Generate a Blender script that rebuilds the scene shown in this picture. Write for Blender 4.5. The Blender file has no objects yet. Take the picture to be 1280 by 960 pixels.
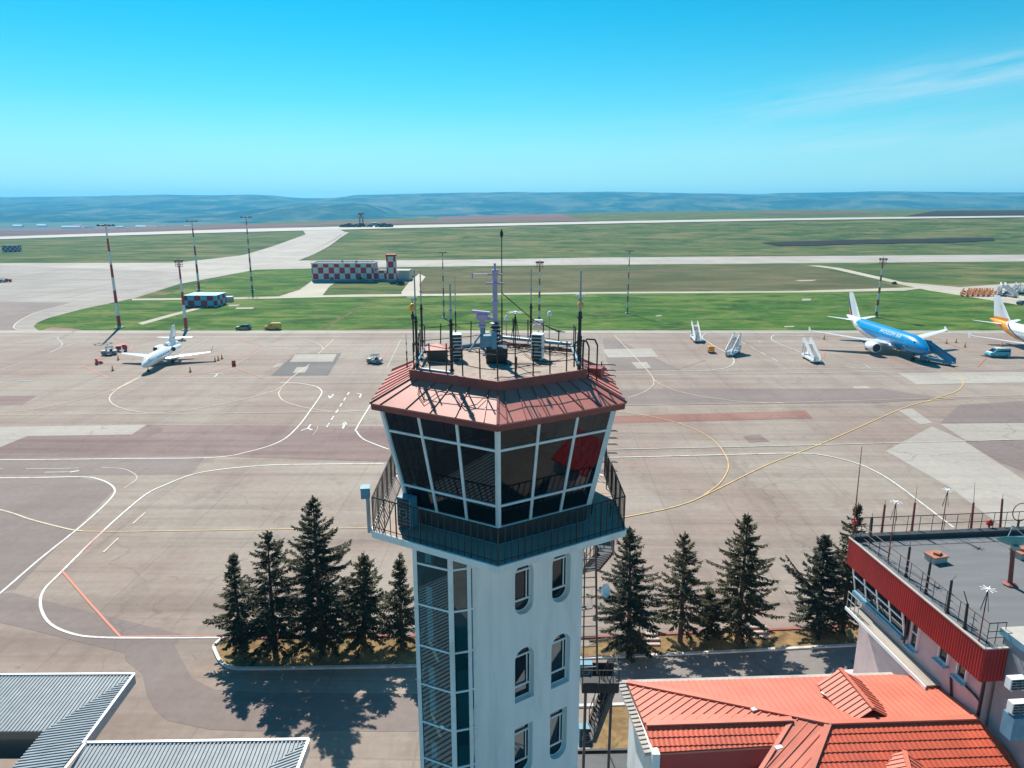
import bpy, bmesh, math, random
from mathutils import Vector, Matrix, noise
R = math.radians
random.seed(7)
scene = bpy.context.scene
COL = scene.collection
# ------------------------------------------------------------------ camera model (used to read places off the photograph)
F, PITCH, H = 887.0, R(14.1), 34.0
CP, SP = math.cos(PITCH), math.sin(PITCH)
EYE = Vector((0, 0, H))
def ray(x, y):
    u = (x-640)/F; v = (480-y)/F
    return Vector((u, CP+v*SP, -SP+v*CP))
def G(x, y, z=0.0):
    r = ray(x, y); return EYE + r*((z-H)/r.z)
def atY(x, y, Y):
    r = ray(x, y); return EYE + r*(Y/r.y)
def onplane(x, y, P, n):
    r = ray(x, y); return EYE + r*((Vector(P)-EYE).dot(n)/r.dot(n))
def sm(a):
    a = max(0.0, min(1.0, a)); return a*a*(3-2*a)
def terrain(x, y):
    if y <= 520: return 0.0
    xc = max(-850, min(900, x))
    g = 11.7+.021*xc-8.9e-6*xc*xc
    z = g*sm((y-520)/330)
    u = x/max(y, 1)
    u = max(-.9, min(.9, u))
    yc = 1860+(760*u)
    z += -48*sm((y-yc)/700) - z*.5*sm((y-yc)/900)
    return z
def GT(x, y):
    r = ray(x, y); t = 100.0; last = t
    while t < 12000:
        P = EYE+r*t
        if P.z <= terrain(P.x, P.y):
            a, b = last, t
            for _ in range(40):
                m = (a+b)/2; P = EYE+r*m
                if P.z <= terrain(P.x, P.y): b = m
                else: a = m
            return EYE+r*b
        last = t; t += 10 if t < 3000 else 60
    return EYE+r*12000
# ------------------------------------------------------------------ materials
def _n(t, typ, **kw):
    n = t.nodes.new(typ)
    for k, v in kw.items(): setattr(n, k, v)
    return n
def mix(t, fac, a, b, mode='MIX'):
    n = _n(t, 'ShaderNodeMix', data_type='RGBA', blend_type=mode)
    for s, v in ((0, fac), (6, a), (7, b)):
        if hasattr(v, 'links') or hasattr(v, 'is_linked'): t.links.new(v, n.inputs[s])
        else: n.inputs[s].default_value = v if s == 0 else (*v[:3], 1)
    return n.outputs[2]
def math_(t, op, a, b=None, c=None, clamp=False):
    n = _n(t, 'ShaderNodeMath', operation=op, use_clamp=clamp)
    for i, v in enumerate((a, b, c)):
        if v is None: continue
        if hasattr(v, 'is_linked'): t.links.new(v, n.inputs[i])
        else: n.inputs[i].default_value = v
    return n.outputs[0]
def ramp(t, src, stops):
    n = _n(t, 'ShaderNodeValToRGB'); e = n.color_ramp.elements
    while len(e) < len(stops): e.new(.5)
    for i, (p, c) in enumerate(stops):
        e[i].position = p; e[i].color = (*c, 1) if not isinstance(c, (int, float)) else (c, c, c, 1)
    t.links.new(src, n.inputs[0]); return n.outputs[0]
def coords(t, kind='Object', scale=(1, 1, 1), rot=(0, 0, 0)):
    if kind == 'World': src = _n(t, 'ShaderNodeNewGeometry').outputs['Position']
    else: src = _n(t, 'ShaderNodeTexCoord').outputs[kind]
    m = _n(t, 'ShaderNodeMapping'); m.inputs['Scale'].default_value = scale; m.inputs['Rotation'].default_value = rot
    t.links.new(src, m.inputs[0]); return m.outputs[0]
def noise_(t, vec, scale, detail=4, rough=.55, dist=0):
    n = _n(t, 'ShaderNodeTexNoise'); t.links.new(vec, n.inputs['Vector'])
    n.inputs['Scale'].default_value = scale; n.inputs['Detail'].default_value = detail
    n.inputs['Roughness'].default_value = rough; n.inputs['Distortion'].default_value = dist
    return n.outputs[0]
def newmat(name):
    m = bpy.data.materials.new(name); m.use_nodes = True
    t = m.node_tree; return m, t, t.nodes['Principled BSDF']
def bump(t, b, src, strength=.3, dist=.05):
    n = _n(t, 'ShaderNodeBump'); n.inputs['Strength'].default_value = strength; n.inputs['Distance'].default_value = dist
    t.links.new(src, n.inputs['Height']); t.links.new(n.outputs[0], b.inputs['Normal'])
def mat(name, c, rough=.6, metal=0, var=.18, scale=3.0, bmp=0.0, coat=0, dirt=None, stretch=(1, 1, 1)):
    m, t, b = newmat(name)
    v = coords(t, 'Object', stretch)
    f = noise_(t, v, scale, 6, .6)
    col = mix(t, ramp(t, f, [(.3, 0.0), (.7, 1.0)]), [x*(1-var) for x in c], [min(1, x*(1+var)) for x in c])
    if dirt:
        f2 = noise_(t, v, scale*.35, 8, .7, .4)
        col = mix(t, ramp(t, f2, [(.52, 0.0), (.75, .8)]), col, dirt)
    t.links.new(col, b.inputs['Base Color'])
    b.inputs['Roughness'].default_value = rough; b.inputs['Metallic'].default_value = metal
    b.inputs['Coat Weight'].default_value = coat
    if bmp: bump(t, b, f, bmp)
    return m
def glass_mat(name, tint=(.02, .03, .035), trans=.35, gloss=.55, rough=.01):
    m, t, b = newmat(name)
    t.nodes.remove(b); out = t.nodes['Material Output']
    tr = _n(t, 'ShaderNodeBsdfTransparent'); tr.inputs[0].default_value = (*[min(1, x*12) for x in tint], 1)
    df = _n(t, 'ShaderNodeBsdfDiffuse'); df.inputs[0].default_value = (*tint, 1)
    gl = _n(t, 'ShaderNodeBsdfGlossy'); gl.inputs['Roughness'].default_value = rough
    gl.inputs[0].default_value = (.85, .95, 1, 1)
    m1 = _n(t, 'ShaderNodeMixShader'); m1.inputs[0].default_value = trans
    t.links.new(df.outputs[0], m1.inputs[1]); t.links.new(tr.outputs[0], m1.inputs[2])
    fr = _n(t, 'ShaderNodeLayerWeight'); fr.inputs[0].default_value = .5
    fac = math_(t, 'MULTIPLY_ADD', math_(t, 'POWER', fr.outputs['Facing'], 4.0), .85, gloss, True)
    m2 = _n(t, 'ShaderNodeMixShader'); t.links.new(fac, m2.inputs[0])
    t.links.new(m1.outputs[0], m2.inputs[1]); t.links.new(gl.outputs[0], m2.inputs[2])
    t.links.new(m2.outputs[0], out.inputs[0]); return m
def apron_mat(name, ca, cb, streak=.22, crack=.5, joint=0):
    m, t, b = newmat(name)
    v = coords(t, 'World')
    f = noise_(t, v, .035, 6, .6, .6)
    col = mix(t, ramp(t, f, [(.41, 0.0), (.59, 1.0)]), ca, cb)
    vs = coords(t, 'World', (.012, .35, 1), (0, 0, R(1)))
    s = noise_(t, vs, 1.0, 7, .65)
    col = mix(t, streak*2, col, ramp(t, s, [(.3, (.45, .42, .42)), (.55, (1, 1, 1)), (.75, (1.18, 1.16, 1.12))]), 'MULTIPLY')
    vs2 = coords(t, 'World', (.25, .02, 1), (0, 0, R(-22)))
    s2 = noise_(t, vs2, 1.0, 6, .65)
    col = mix(t, streak*1.6, col, ramp(t, s2, [(.3, (.6, .57, .57)), (.5, (1, 1, 1))]), 'MULTIPLY')
    ff = noise_(t, v, 1.3, 8, .7)
    col = mix(t, .45, col, ramp(t, ff, [(.3, (.74, .74, .75)), (.7, (1.2, 1.2, 1.2))]), 'MULTIPLY')
    st = noise_(t, v, .16, 6, .7, 1.0)
    col = mix(t, ramp(t, st, [(.57, 0.0), (.70, .5)]), col, [x*.66 for x in ca])
    if crack:
        nv = _n(t, 'ShaderNodeTexNoise'); t.links.new(v, nv.inputs[0]); nv.inputs['Scale'].default_value = .25; nv.inputs['Detail'].default_value = 5
        ad = _n(t, 'ShaderNodeVectorMath', operation='MULTIPLY_ADD'); t.links.new(nv.outputs[1], ad.inputs[0])
        ad.inputs[1].default_value = (7, 7, 0); t.links.new(v, ad.inputs[2])
        vo = _n(t, 'ShaderNodeTexVoronoi', feature='DISTANCE_TO_EDGE'); vo.inputs['Scale'].default_value = .06
        t.links.new(ad.outputs[0], vo.inputs['Vector'])
        cm = ramp(t, vo.outputs['Distance'], [(.003, 1.0), (.009, 0.0)])
        br = ramp(t, noise_(t, v, .05, 3), [(.45, 0.0), (.6, 1.0)])
        col = mix(t, math_(t, 'MULTIPLY', math_(t, 'MULTIPLY', cm, br), crack), col, (.07, .06, .055))
    if joint:
        bk = _n(t, 'ShaderNodeTexBrick'); bv = coords(t, 'World', (1/joint, 1/joint, 1), (0, 0, R(2)))
        t.links.new(bv, bk.inputs[0]); bk.inputs['Scale'].default_value = 1; bk.offset = 0
        bk.inputs['Mortar Size'].default_value = .012; bk.inputs['Brick Width'].default_value = 1; bk.inputs['Row Height'].default_value = 1
        bk.inputs['Color1'].default_value = (1, 1, 1, 1); bk.inputs['Color2'].default_value = (.9, .9, .89, 1); bk.inputs['Mortar'].default_value = (.62, .6, .58, 1)
        col = mix(t, .38, col, bk.outputs[0], 'MULTIPLY')
    sp_ = noise_(t, v, .42, 5, .75, .3)
    col = mix(t, ramp(t, sp_, [(.63, 0.0), (.70, .45)]), col, [x*.5 for x in ca])
    t.links.new(col, b.inputs['Base Color']); b.inputs['Roughness'].default_value = .85
    b.inputs['Specular IOR Level'].default_value = .3
    return m
def grass_mat(name, cols, sc=.02, patch=(.17, .15, .055), stretch=(1, 2.2, 1)):
    m, t, b = newmat(name)
    v = coords(t, 'World', stretch)
    f = noise_(t, v, sc, 9, .68, .8)
    col = ramp(t, f, [(.40+.21*i/(len(cols)-1), c) for i, c in enumerate(cols)])
    f2 = noise_(t, v, sc*2.7, 8, .7, 1.2)
    col = mix(t, ramp(t, f2, [(.53, 0.0), (.63, .75)]), col, patch)
    f3 = noise_(t, v, .6, 6, .75)
    col = mix(t, .7, col, ramp(t, f3, [(.25, (.55, .55, .55)), (.75, (1.4, 1.4, 1.4))]), 'MULTIPLY')
    t.links.new(col, b.inputs['Base Color']); b.inputs['Roughness'].default_value = .95
    b.inputs['Specular IOR Level'].default_value = .1
    return m
def paint_mat(name, c, wear=.45):
    m, t, b = newmat(name)
    v = coords(t, 'World')
    f = noise_(t, v, .9, 8, .75)
    col = mix(t, ramp(t, f, [(.48, 0.0), (.7, wear)]), c, (.24, .21, .19))
    t.links.new(col, b.inputs['Base Color']); b.inputs['Roughness'].default_value = .7
    return m
def foliage_mat(name, a, b_):
    m, t, b = newmat(name)
    f = noise_(t, coords(t, 'Object'), 1.6, 4, .6)
    f2 = noise_(t, coords(t, 'Object'), 9, 2, .6)
    col = mix(t, ramp(t, f, [(.35, 0.0), (.65, 1.0)]), a, b_)
    col = mix(t, .6, col, ramp(t, f2, [(.3, (.55, .6, .5)), (.7, (1.5, 1.4, 1.2))]), 'MULTIPLY')
    t.links.new(col, b.inputs['Base Color']); b.inputs['Roughness'].default_value = .7
    b.inputs['Specular IOR Level'].default_value = .25
    return m
def band_mat(name, ca, cb, step, off=0.0):
    m, t, b = newmat(name)
    sep = _n(t, 'ShaderNodeSeparateXYZ'); t.links.new(coords(t, 'Object'), sep.inputs[0])
    k = math_(t, 'GREATER_THAN', math_(t, 'FRACT', math_(t, 'MULTIPLY_ADD', sep.outputs[2], 1/(2*step), off)), .5)
    f = noise_(t, coords(t, 'Object'), 2, 5)
    col = mix(t, k, ca, cb)
    col = mix(t, .4, col, ramp(t, f, [(.3, (.7, .7, .7)), (.7, (1.1, 1.1, 1.1))]), 'MULTIPLY')
    t.links.new(col, b.inputs['Base Color']); b.inputs['Roughness'].default_value = .5
    return m
M = {}
M['white'] = mat('white_render', (.80, .80, .79), .75, var=.07, scale=1.6, bmp=.08, dirt=(.60, .58, .55), stretch=(1.6, 1.6, .22))
M['white_metal'] = mat('white_metal', (.78, .79, .8), .4, var=.06, dirt=(.55, .52, .5))
M['plane_white'] = mat('aircraft_white', (.82, .83, .84), .25, var=.03, scale=.6, coat=.3)
M['white2'] = M['white']
M['plane_blue'] = mat('aircraft_blue', (.01, .22, .62), .25, var=.05, coat=.3)
M['plane_grey'] = mat('aircraft_grey', (.62, .64, .66), .35, var=.05)
M['orange'] = mat('orange_paint', (.85, .32, .02), .4, var=.08)
M['red'] = mat('red_paint', (.5, .03, .025), .5, var=.12)
M['darkred'] = mat('dark_red_sheet', (.42, .022, .022), .45, var=.2, scale=1.2, stretch=(1, 1, .3))
M['roofpink'] = mat('weathered_red_tin', (.52, .17, .135), .55, var=.16, scale=1.1, bmp=.05, dirt=(.36, .13, .11))
M['roofband'] = mat('dark_red_tin', (.28, .06, .055), .5, var=.22, scale=2, dirt=(.15, .05, .05))
M['tile'] = mat('orange_tile', (.57, .10, .05), .55, var=.2, scale=.8, dirt=(.40, .10, .07))
M['tin_orange'] = mat('salmon_tin', (.60, .165, .105), .55, var=.13, scale=.7, dirt=(.48, .18, .13))
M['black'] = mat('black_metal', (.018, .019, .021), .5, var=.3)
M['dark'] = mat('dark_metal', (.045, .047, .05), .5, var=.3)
M['rubber'] = mat('rubber', (.02, .02, .02), .8)
M['grey'] = mat('grey_metal', (.35, .36, .38), .45, var=.15)
M['galv'] = mat('galvanised_steel', (.27, .31, .335), .6, 0, var=.15, scale=1.5, dirt=(.22, .25, .27))
M['concrete'] = mat('pale_concrete', (.46, .43, .39), .9, var=.14, scale=1.5, bmp=.1, dirt=(.33, .3, .27))
M['balcony'] = mat('balcony_screed', (.34, .27, .23), .9, var=.12, scale=1.5, dirt=(.38, .31, .27))
M['gravel'] = mat('roof_felt_sand', (.36, .29, .24), .95, var=.18, scale=5, bmp=.1, dirt=(.2, .17, .15))
M['felt'] = mat('grey_roof_felt', (.155, .158, .165), .9, var=.12, scale=1.2, bmp=.1, dirt=(.145, .145, .15), stretch=(.25, 1.5, 1))
M['lilac'] = mat('lilac_paint', (.42, .34, .52), .5, var=.15)
M['bluepaint'] = mat('blue_grey_paint', (.11, .27, .37), .5, var=.18)
M['lightblue'] = mat('light_blue_paint', (.22, .5, .66), .5, var=.1)
M['yellow'] = mat('amber_paint', (.8, .38, .02), .35, var=.08)
M['vanyellow'] = mat('van_yellow', (.62, .36, .01), .35, var=.05, coat=.4)
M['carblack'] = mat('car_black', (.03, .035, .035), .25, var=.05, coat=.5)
M['teal'] = mat('van_teal', (.05, .42, .55), .3, var=.05, coat=.3)
M['stairblue'] = mat('stairs_blue', (.015, .22, .40), .4, var=.08)
M['rust'] = mat('rusty_orange', (.42, .15, .04), .6, var=.35)
M['pinkwall'] = mat('pink_render', (.60, .45, .45), .85, var=.1, scale=1.0, dirt=(.42, .33, .33))
M['wood'] = mat('grey_planks', (.42, .37, .32), .8, var=.2, scale=2, stretch=(1, .2, 1), dirt=(.28, .16, .1))
M['brownred'] = mat('red_brown_paint', (.24, .06, .05), .55, var=.2)
M['bark'] = mat('spruce_bark', (.075, .05, .038), .9, var=.3, scale=6, bmp=.3)
M['soil'] = grass_mat('dry_soil_grass', [(.16, .10, .05), (.24, .16, .08), (.30, .19, .09)], .6, (.12, .12, .045), (1, 1, 1))
M['kerb'] = mat('kerb_white', (.6, .58, .55), .85, var=.15, scale=1.2, dirt=(.3, .27, .25))
M['kerbred'] = mat('kerb_red', (.3, .1, .09), .85, var=.2, scale=1.2)
M['needle_a'] = foliage_mat('spruce_needles_a', (.012, .018, .008), (.046, .046, .017))
M['needle_b'] = foliage_mat('spruce_needles_b', (.016, .022, .009), (.072, .064, .024))
M['needle_c'] = foliage_mat('spruce_needles_blue', (.010, .018, .012), (.040, .044, .024))
M['cabglass'] = glass_mat('cab_glass', (.012, .016, .02), .5, .05)
M['bayglass'] = glass_mat('stair_glass', (.010, .05, .058), .3, .11)
M['winglass'] = glass_mat('window_glass', (.012, .014, .018), .25, .07)
M['screen'] = mat('windscreen', (.015, .02, .03), .08, var=.05)
M['apron'] = apron_mat('apron_asphalt', (.285, .218, .182), (.325, .275, .23), .24, .28, 7.5)
M['apron_red'] = apron_mat('apron_reddish', (.20, .135, .125), (.24, .17, .152), .3)
M['apron_rust'] = apron_mat('apron_rust', (.27, .13, .10), (.30, .17, .135), .3)
M['apron_light'] = apron_mat('apron_light', (.36, .325, .285), (.40, .365, .32), .15, .4)
M['apron_dark'] = apron_mat('apron_dark', (.205, .162, .148), (.235, .19, .172), .12, .3)
M['apron_grey'] = apron_mat('apron_grey', (.13, .12, .118), (.16, .15, .145), .15, .3)
M['slab'] = apron_mat('taxiway_concrete', (.36, .325, .285), (.42, .385, .34), .22, .2, 0)
M['slabfar'] = apron_mat('runway_concrete', (.44, .41, .36), (.50, .47, .42), .12, 0, 0)
M['leftslab'] = apron_mat('left_apron_concrete', (.29, .262, .232), (.345, .315, .285), .28, .3)
M['road'] = apron_mat('service_road', (.23, .205, .19), (.28, .25, .23), .1, .6)
M['dirt'] = apron_mat('dirt_track', (.40, .36, .29), (.48, .43, .35), .1, 0)
M['grass'] = grass_mat('airfield_grass', [(.032, .070, .017), (.054, .100, .023), (.098, .122, .038), (.17, .155, .06)], .018, (.17, .15, .06))
M['grass_near'] = grass_mat('near_grass', [(.024, .074, .010), (.042, .112, .014), (.072, .140, .022), (.14, .175, .04)], .035, (.16, .17, .055))
M['grass_olive'] = grass_mat('olive_grass', [(.075, .082, .034), (.11, .105, .048), (.15, .13, .066)], .02, (.07, .09, .03))
M['field_brown'] = grass_mat('brown_field', [(.115, .065, .062), (.155, .09, .08), (.20, .13, .105)], .006, (.14, .10, .07), (.4, 2.5, 1))
M['field_dark'] = grass_mat('ploughed_soil', [(.022, .017, .015), (.034, .026, .022)], .05, (.045, .035, .028))
M['pw'] = paint_mat('white_line_paint', (.68, .67, .64), .85)
M['pf'] = paint_mat('faded_line_paint', (.50, .47, .43), .8)
M['py'] = paint_mat('yellow_line_paint', (.62, .41, .16), .8)
M['pb'] = paint_mat('beige_line_paint', (.55, .45, .33), .8)
M['pr'] = paint_mat('red_line_paint', (.62, .17, .10), .6)
M['band_rw'] = band_mat('red_white_bands', (.42, .03, .03), (.75, .74, .72), 3.6)
M['band_ow'] = band_mat('rust_white_bands', (.42, .13, .015), (.72, .70, .66), 1.9)
# ------------------------------------------------------------------ mesh builder
class MB:
    def __init__(s): s.v = []; s.f = []; s.m = []
    def face(s, pts, mi=0):
        b = len(s.v); s.v += [tuple(p) for p in pts]; s.f.append(tuple(range(b, b+len(pts)))); s.m.append(mi)
    def box(s, c, d, rz=0, mi=0, M4=None):
        c = Vector(c); hx, hy, hz = d[0]/2, d[1]/2, d[2]/2
        q = Matrix.Rotation(rz, 3, 'Z') if M4 is None else M4
        b = len(s.v)
        for z in (-hz, hz):
            for x, y in ((-hx, -hy), (hx, -hy), (hx, hy), (-hx, hy)): s.v.append(tuple(c+q@Vector((x, y, z))))
        for f in ((3, 2, 1, 0), (4, 5, 6, 7), (0, 1, 5, 4), (1, 2, 6, 5), (2, 3, 7, 6), (3, 0, 4, 7)):
            s.f.append(tuple(b+i for i in f)); s.m.append(mi)
    def bar(s, p, q, w, h=None, mi=0, up=(0, 0, 1)):
        p, q = Vector(p), Vector(q); h = h or w; d = q-p; L = d.length
        if L < 1e-6: return
        x = d/L; u = Vector(up)
        if abs(x.dot(u)) > .98: u = Vector((0, 1, 0))
        y = u.cross(x).normalized(); z = x.cross(y)
        s.box((p+q)/2, (L, w, h), mi=mi, M4=Matrix((x, y, z)).transposed())
    def tube(s, p, q, r0, r1=None, n=6, mi=0, caps=True):
        p, q = Vector(p), Vector(q); r1 = r0 if r1 is None else r1; d = (q-p).normalized()
        u = Vector((0, 0, 1)) if abs(d.z) < .9 else Vector((1, 0, 0))
        a = d.cross(u).normalized(); c = d.cross(a); b = len(s.v)
        for P, r in ((p, r0), (q, r1)):
            for k in range(n):
                t = 2*math.pi*k/n; s.v.append(tuple(P+a*(r*math.cos(t))+c*(r*math.sin(t))))
        for k in range(n):
            s.f.append((b+k, b+n+k, b+n+(k+1) % n, b+(k+1) % n)); s.m.append(mi)
        if caps:
            s.f.append(tuple(b+k for k in range(n))); s.m.append(mi)
            s.f.append(tuple(b+n+n-1-k for k in range(n))); s.m.append(mi)
    def path(s, pts, r, n=5, mi=0):
        for a, b in zip(pts, pts[1:]): s.tube(a, b, r, r, n, mi)
    def lathe(s, c, prof, n=16, mi=0):
        c = Vector(c); b = len(s.v)
        for r, z in prof:
            for k in range(n):
                t = 2*math.pi*k/n; s.v.append((c.x+r*math.cos(t), c.y+r*math.sin(t), c.z+z))
        for i in range(len(prof)-1):
            for k in range(n):
                s.f.append((b+i*n+k, b+i*n+(k+1) % n, b+(i+1)*n+(k+1) % n, b+(i+1)*n+k)); s.m.append(mi)
        s.f.append(tuple(b+n-1-k for k in range(n))); s.m.append(mi)
        e = b+(len(prof)-1)*n; s.f.append(tuple(e+k for k in range(n))); s.m.append(mi)
    def prism(s, poly, z0, z1, mi=0, top=None):
        n = len(poly); b = len(s.v)
        for z in (z0, z1):
            for p in poly: s.v.append((p[0], p[1], z))
        for k in range(n):
            s.f.append((b+k, b+(k+1) % n, b+n+(k+1) % n, b+n+k)); s.m.append(mi)
        s.f.append(tuple(b+n-1-k for k in range(n))); s.m.append(mi)
        s.f.append(tuple(b+n+k for k in range(n))); s.m.append(mi if top is None else top)
    def loft(s, rings, mi=0, cap=True):
        n = len(rings[0]); b = len(s.v)
        for r in rings: s.v += [tuple(p) for p in r]
        for i in range(len(rings)-1):
            for k in range(n):
                s.f.append((b+i*n+k, b+i*n+(k+1) % n, b+(i+1)*n+(k+1) % n, b+(i+1)*n+k)); s.m.append(mi)
        if cap:
            s.f.append(tuple(b+n-1-k for k in range(n))); s.m.append(mi)
            e = b+(len(rings)-1)*n; s.f.append(tuple(e+k for k in range(n))); s.m.append(mi)
    def slab(s, poly, th, mi=0):
        """a 3-D polygon given a thickness th downwards"""
        n = len(poly); P = [Vector(p) for p in poly]
        Q = [p-Vector((0, 0, th)) for p in P]
        s.face(P, mi); s.face(Q[::-1], mi)
        for k in range(n): s.face([Q[k], Q[(k+1) % n], P[(k+1) % n], P[k]], mi)
    def build(s, name, mats, parent=None, smooth=False):
        if not isinstance(mats, (list, tuple)): mats = [mats]
        me = bpy.data.meshes.new(name)
        off = Vector((0, 0, 0)); p = parent
        while p is not None: off += p.location; p = p.parent
        me.from_pydata([(a[0]-off.x, a[1]-off.y, a[2]-off.z) for a in s.v], [], s.f)
        for m_ in mats: me.materials.append(m_)
        me.polygons.foreach_set('material_index', s.m)
        if smooth: me.polygons.foreach_set('use_smooth', [True]*len(s.f))
        bm = bmesh.new(); bm.from_mesh(me)
        if smooth:
            bmesh.ops.remove_doubles(bm, verts=bm.verts, dist=1e-5)
        bmesh.ops.recalc_face_normals(bm, faces=bm.faces)
        bm.to_mesh(me); bm.free()
        if smooth:
            try: me.set_sharp_from_angle(angle=R(40))
            except Exception: pass
        o = bpy.data.objects.new(name, me); COL.objects.link(o)
        if parent is not None: o.parent = parent
        return o
def tag(o, label=None, cat=None, group=None, kind=None):
    if label: o['label'] = label
    if cat: o['category'] = cat
    if group: o['group'] = group
    if kind: o['kind'] = kind
    return o
def thing(name, label, cat, loc=(0, 0, 0), group=None):
    o = bpy.data.objects.new(name, None); COL.objects.link(o); o.location = loc
    o.empty_display_size = .3
    return tag(o, label, cat, group)
def dup(o, loc=None, rz=None, label=None, parent=None, scale=None):
    c = o.copy(); COL.objects.link(c)
    if parent is not None: c.parent = parent
    if loc is not None: c.location = loc
    if rz is not None: c.rotation_euler = (0, 0, rz)
    if scale is not None: c.scale = (scale,)*3
    if label: c['label'] = label
    for ch in list(o.children): dup(ch, parent=c)
    return c
def one(name, mb, mats, label, cat, group=None, smooth=False, loc=None):
    o = mb.build(name, mats, None, smooth)
    if loc is not None:
        loc = Vector(loc); o.data.transform(Matrix.Translation(-loc)); o.location = loc
    return tag(o, label, cat, group)
# ================================================================== SETTING
def sheet(name, px, m, z, proj=G, world=False, cell=None):
    pts = [Vector(p) if world else proj(*p) for p in px]
    bm = bmesh.new(); vs = [bm.verts.new((p.x, p.y, 0)) for p in pts]
    for a, b in zip(vs, vs[1:]+vs[:1]): bm.edges.new((a, b))
    bmesh.ops.triangle_fill(bm, edges=bm.edges[:], use_beauty=True, normal=(0, 0, 1))
    far = max(p.y for p in pts) > 505
    if far:
        xs = [p.x for p in pts]; ys = [p.y for p in pts]
        cx = cell or 50
        def cut(co, no):
            bmesh.ops.bisect_plane(bm, geom=bm.verts[:]+bm.edges[:]+bm.faces[:], plane_co=co, plane_no=no)
        x = min(xs)+cx
        while x < max(xs): cut((x, 0, 0), (1, 0, 0)); x += cx
        y = max(500, min(ys))+25
        while y < max(ys): cut((0, y, 0), (0, 1, 0)); y += 25
    for v in bm.verts: v.co.z = terrain(v.co.x, v.co.y)+z + (.35*sm((v.co.y-500)/80))
    bmesh.ops.recalc_face_normals(bm, faces=bm.faces)
    for f in bm.faces:
        if f.normal.z < 0: f.normal_flip()
    me = bpy.data.meshes.new(name); bm.to_mesh(me); bm.free(); me.materials.append(m)
    o = bpy.data.objects.new(name, me); COL.objects.link(o); o['kind'] = 'structure'; return o
def grid(name, xs, ys, fz, m):
    v = [(x, y, fz(x, y)) for y in ys for x in xs]; n = len(xs)
    f = [(j*n+i, j*n+i+1, (j+1)*n+i+1, (j+1)*n+i) for j in range(len(ys)-1) for i in range(n-1)]
    me = bpy.data.meshes.new(name); me.from_pydata(v, [], f); me.materials.append(m)
    me.polygons.foreach_set('use_smooth', [True]*len(f))
    o = bpy.data.objects.new(name, me); COL.objects.link(o); o['kind'] = 'structure'; return o
def frange(a, b, s):
    r = []
    while a < b-1e-6: r.append(a); a += s
    return r+[b]
gx = [-7000, -5500, -4200, -3200]+frange(-2500, 2500, 50)+[3200, 4200, 5500, 7000]
gy = [-160, 0, 200, 400, 500]+frange(520, 2800, 25)+frange(2900, 4000, 100)+[5000, 6500, 9300]
grid('ground', gx, gy, terrain, M['grass'])
# hills: skyline (px) read off the photo at 7.6 km, a nearer wooded ridge at 4.6 km
SKY = [(-400, 247), (0, 246.5), (90, 246), (200, 244.5), (330, 244.5), (385, 248.5), (415, 248), (450, 244), (520, 243), (640, 241.5), (760, 240.5), (860, 242), (940, 243), (1040, 242), (1090, 239.5), (1180, 240.5), (1280, 241), (1700, 243)]
def skyline(px):
    for (a, ya), (b, yb) in zip(SKY, SKY[1:]):
        if a <= px <= b: return ya+(yb-ya)*sm((px-a)/(b-a))
    return 245
def hills(x, y):
    px = 640+F*x/(y*CP+20); px = max(-390, min(1690, px))
    top = (257-skyline(px))/913*7600+34
    n1 = noise.fractal(Vector((x/1500, y/1500, 3.1)), 1.0, 2.0, 5)
    n2 = noise.fractal(Vector((x/420, y/420, 8.4)), 1.0, 2.0, 4)
    z = -60+(top+60)*sm((y-3900)/3700)
    if y > 7600: z = top-(y-7600)*.03
    k = sm((y-3300)/900)*(1-sm((y-6900)/700))
    z += k*(34*n1+13*n2)
    pr = 640+F*x/(4700*CP)
    rid = sm((pr-250)/130)*(1-sm((pr-455)/40))
    z += rid*74*math.exp(-((y-4700)/520)**2)*(1+.15*n2)
    rid2 = (1-sm((pr-60)/120))*44
    z += rid2*math.exp(-((y-4300)/420)**2)
    rid3 = sm((pr-620)/300)*46
    z += rid3*math.exp(-((y-5600)/500)**2)*(1+.3*n1)
    return z
m, t, b = newmat('wooded_hills')
v = coords(t, 'World')
f = noise_(t, v, .0034, 9, .66, .4)
col = ramp(t, f, [(.40, (.010, .024, .022)), (.50, (.026, .05, .036)), (.57, (.09, .11, .06)), (.66, (.20, .17, .11))])
f2 = noise_(t, coords(t, 'World', (1, 1, 1)), .011, 6, .7)
col = mix(t, .6, col, ramp(t, f2, [(.35, (.45, .5, .5)), (.65, (1.4, 1.35, 1.2))]), 'MULTIPLY')
fl = noise_(t, coords(t, 'World', (.7, .45, 1)), .0022, 5, .6, .8)
col = mix(t, ramp(t, fl, [(.49, 0.0), (.57, .38)]), col, mix(t, noise_(t, v, .009, 4), (.10, .13, .05), (.34, .28, .17)))
t.links.new(col, b.inputs['Base Color']); b.inputs['Roughness'].default_value = 1; b.inputs['Specular IOR Level'].default_value = 0
grid('hills', frange(-6800, 6800, 85), frange(3200, 9200, 75), hills, m)
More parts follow.
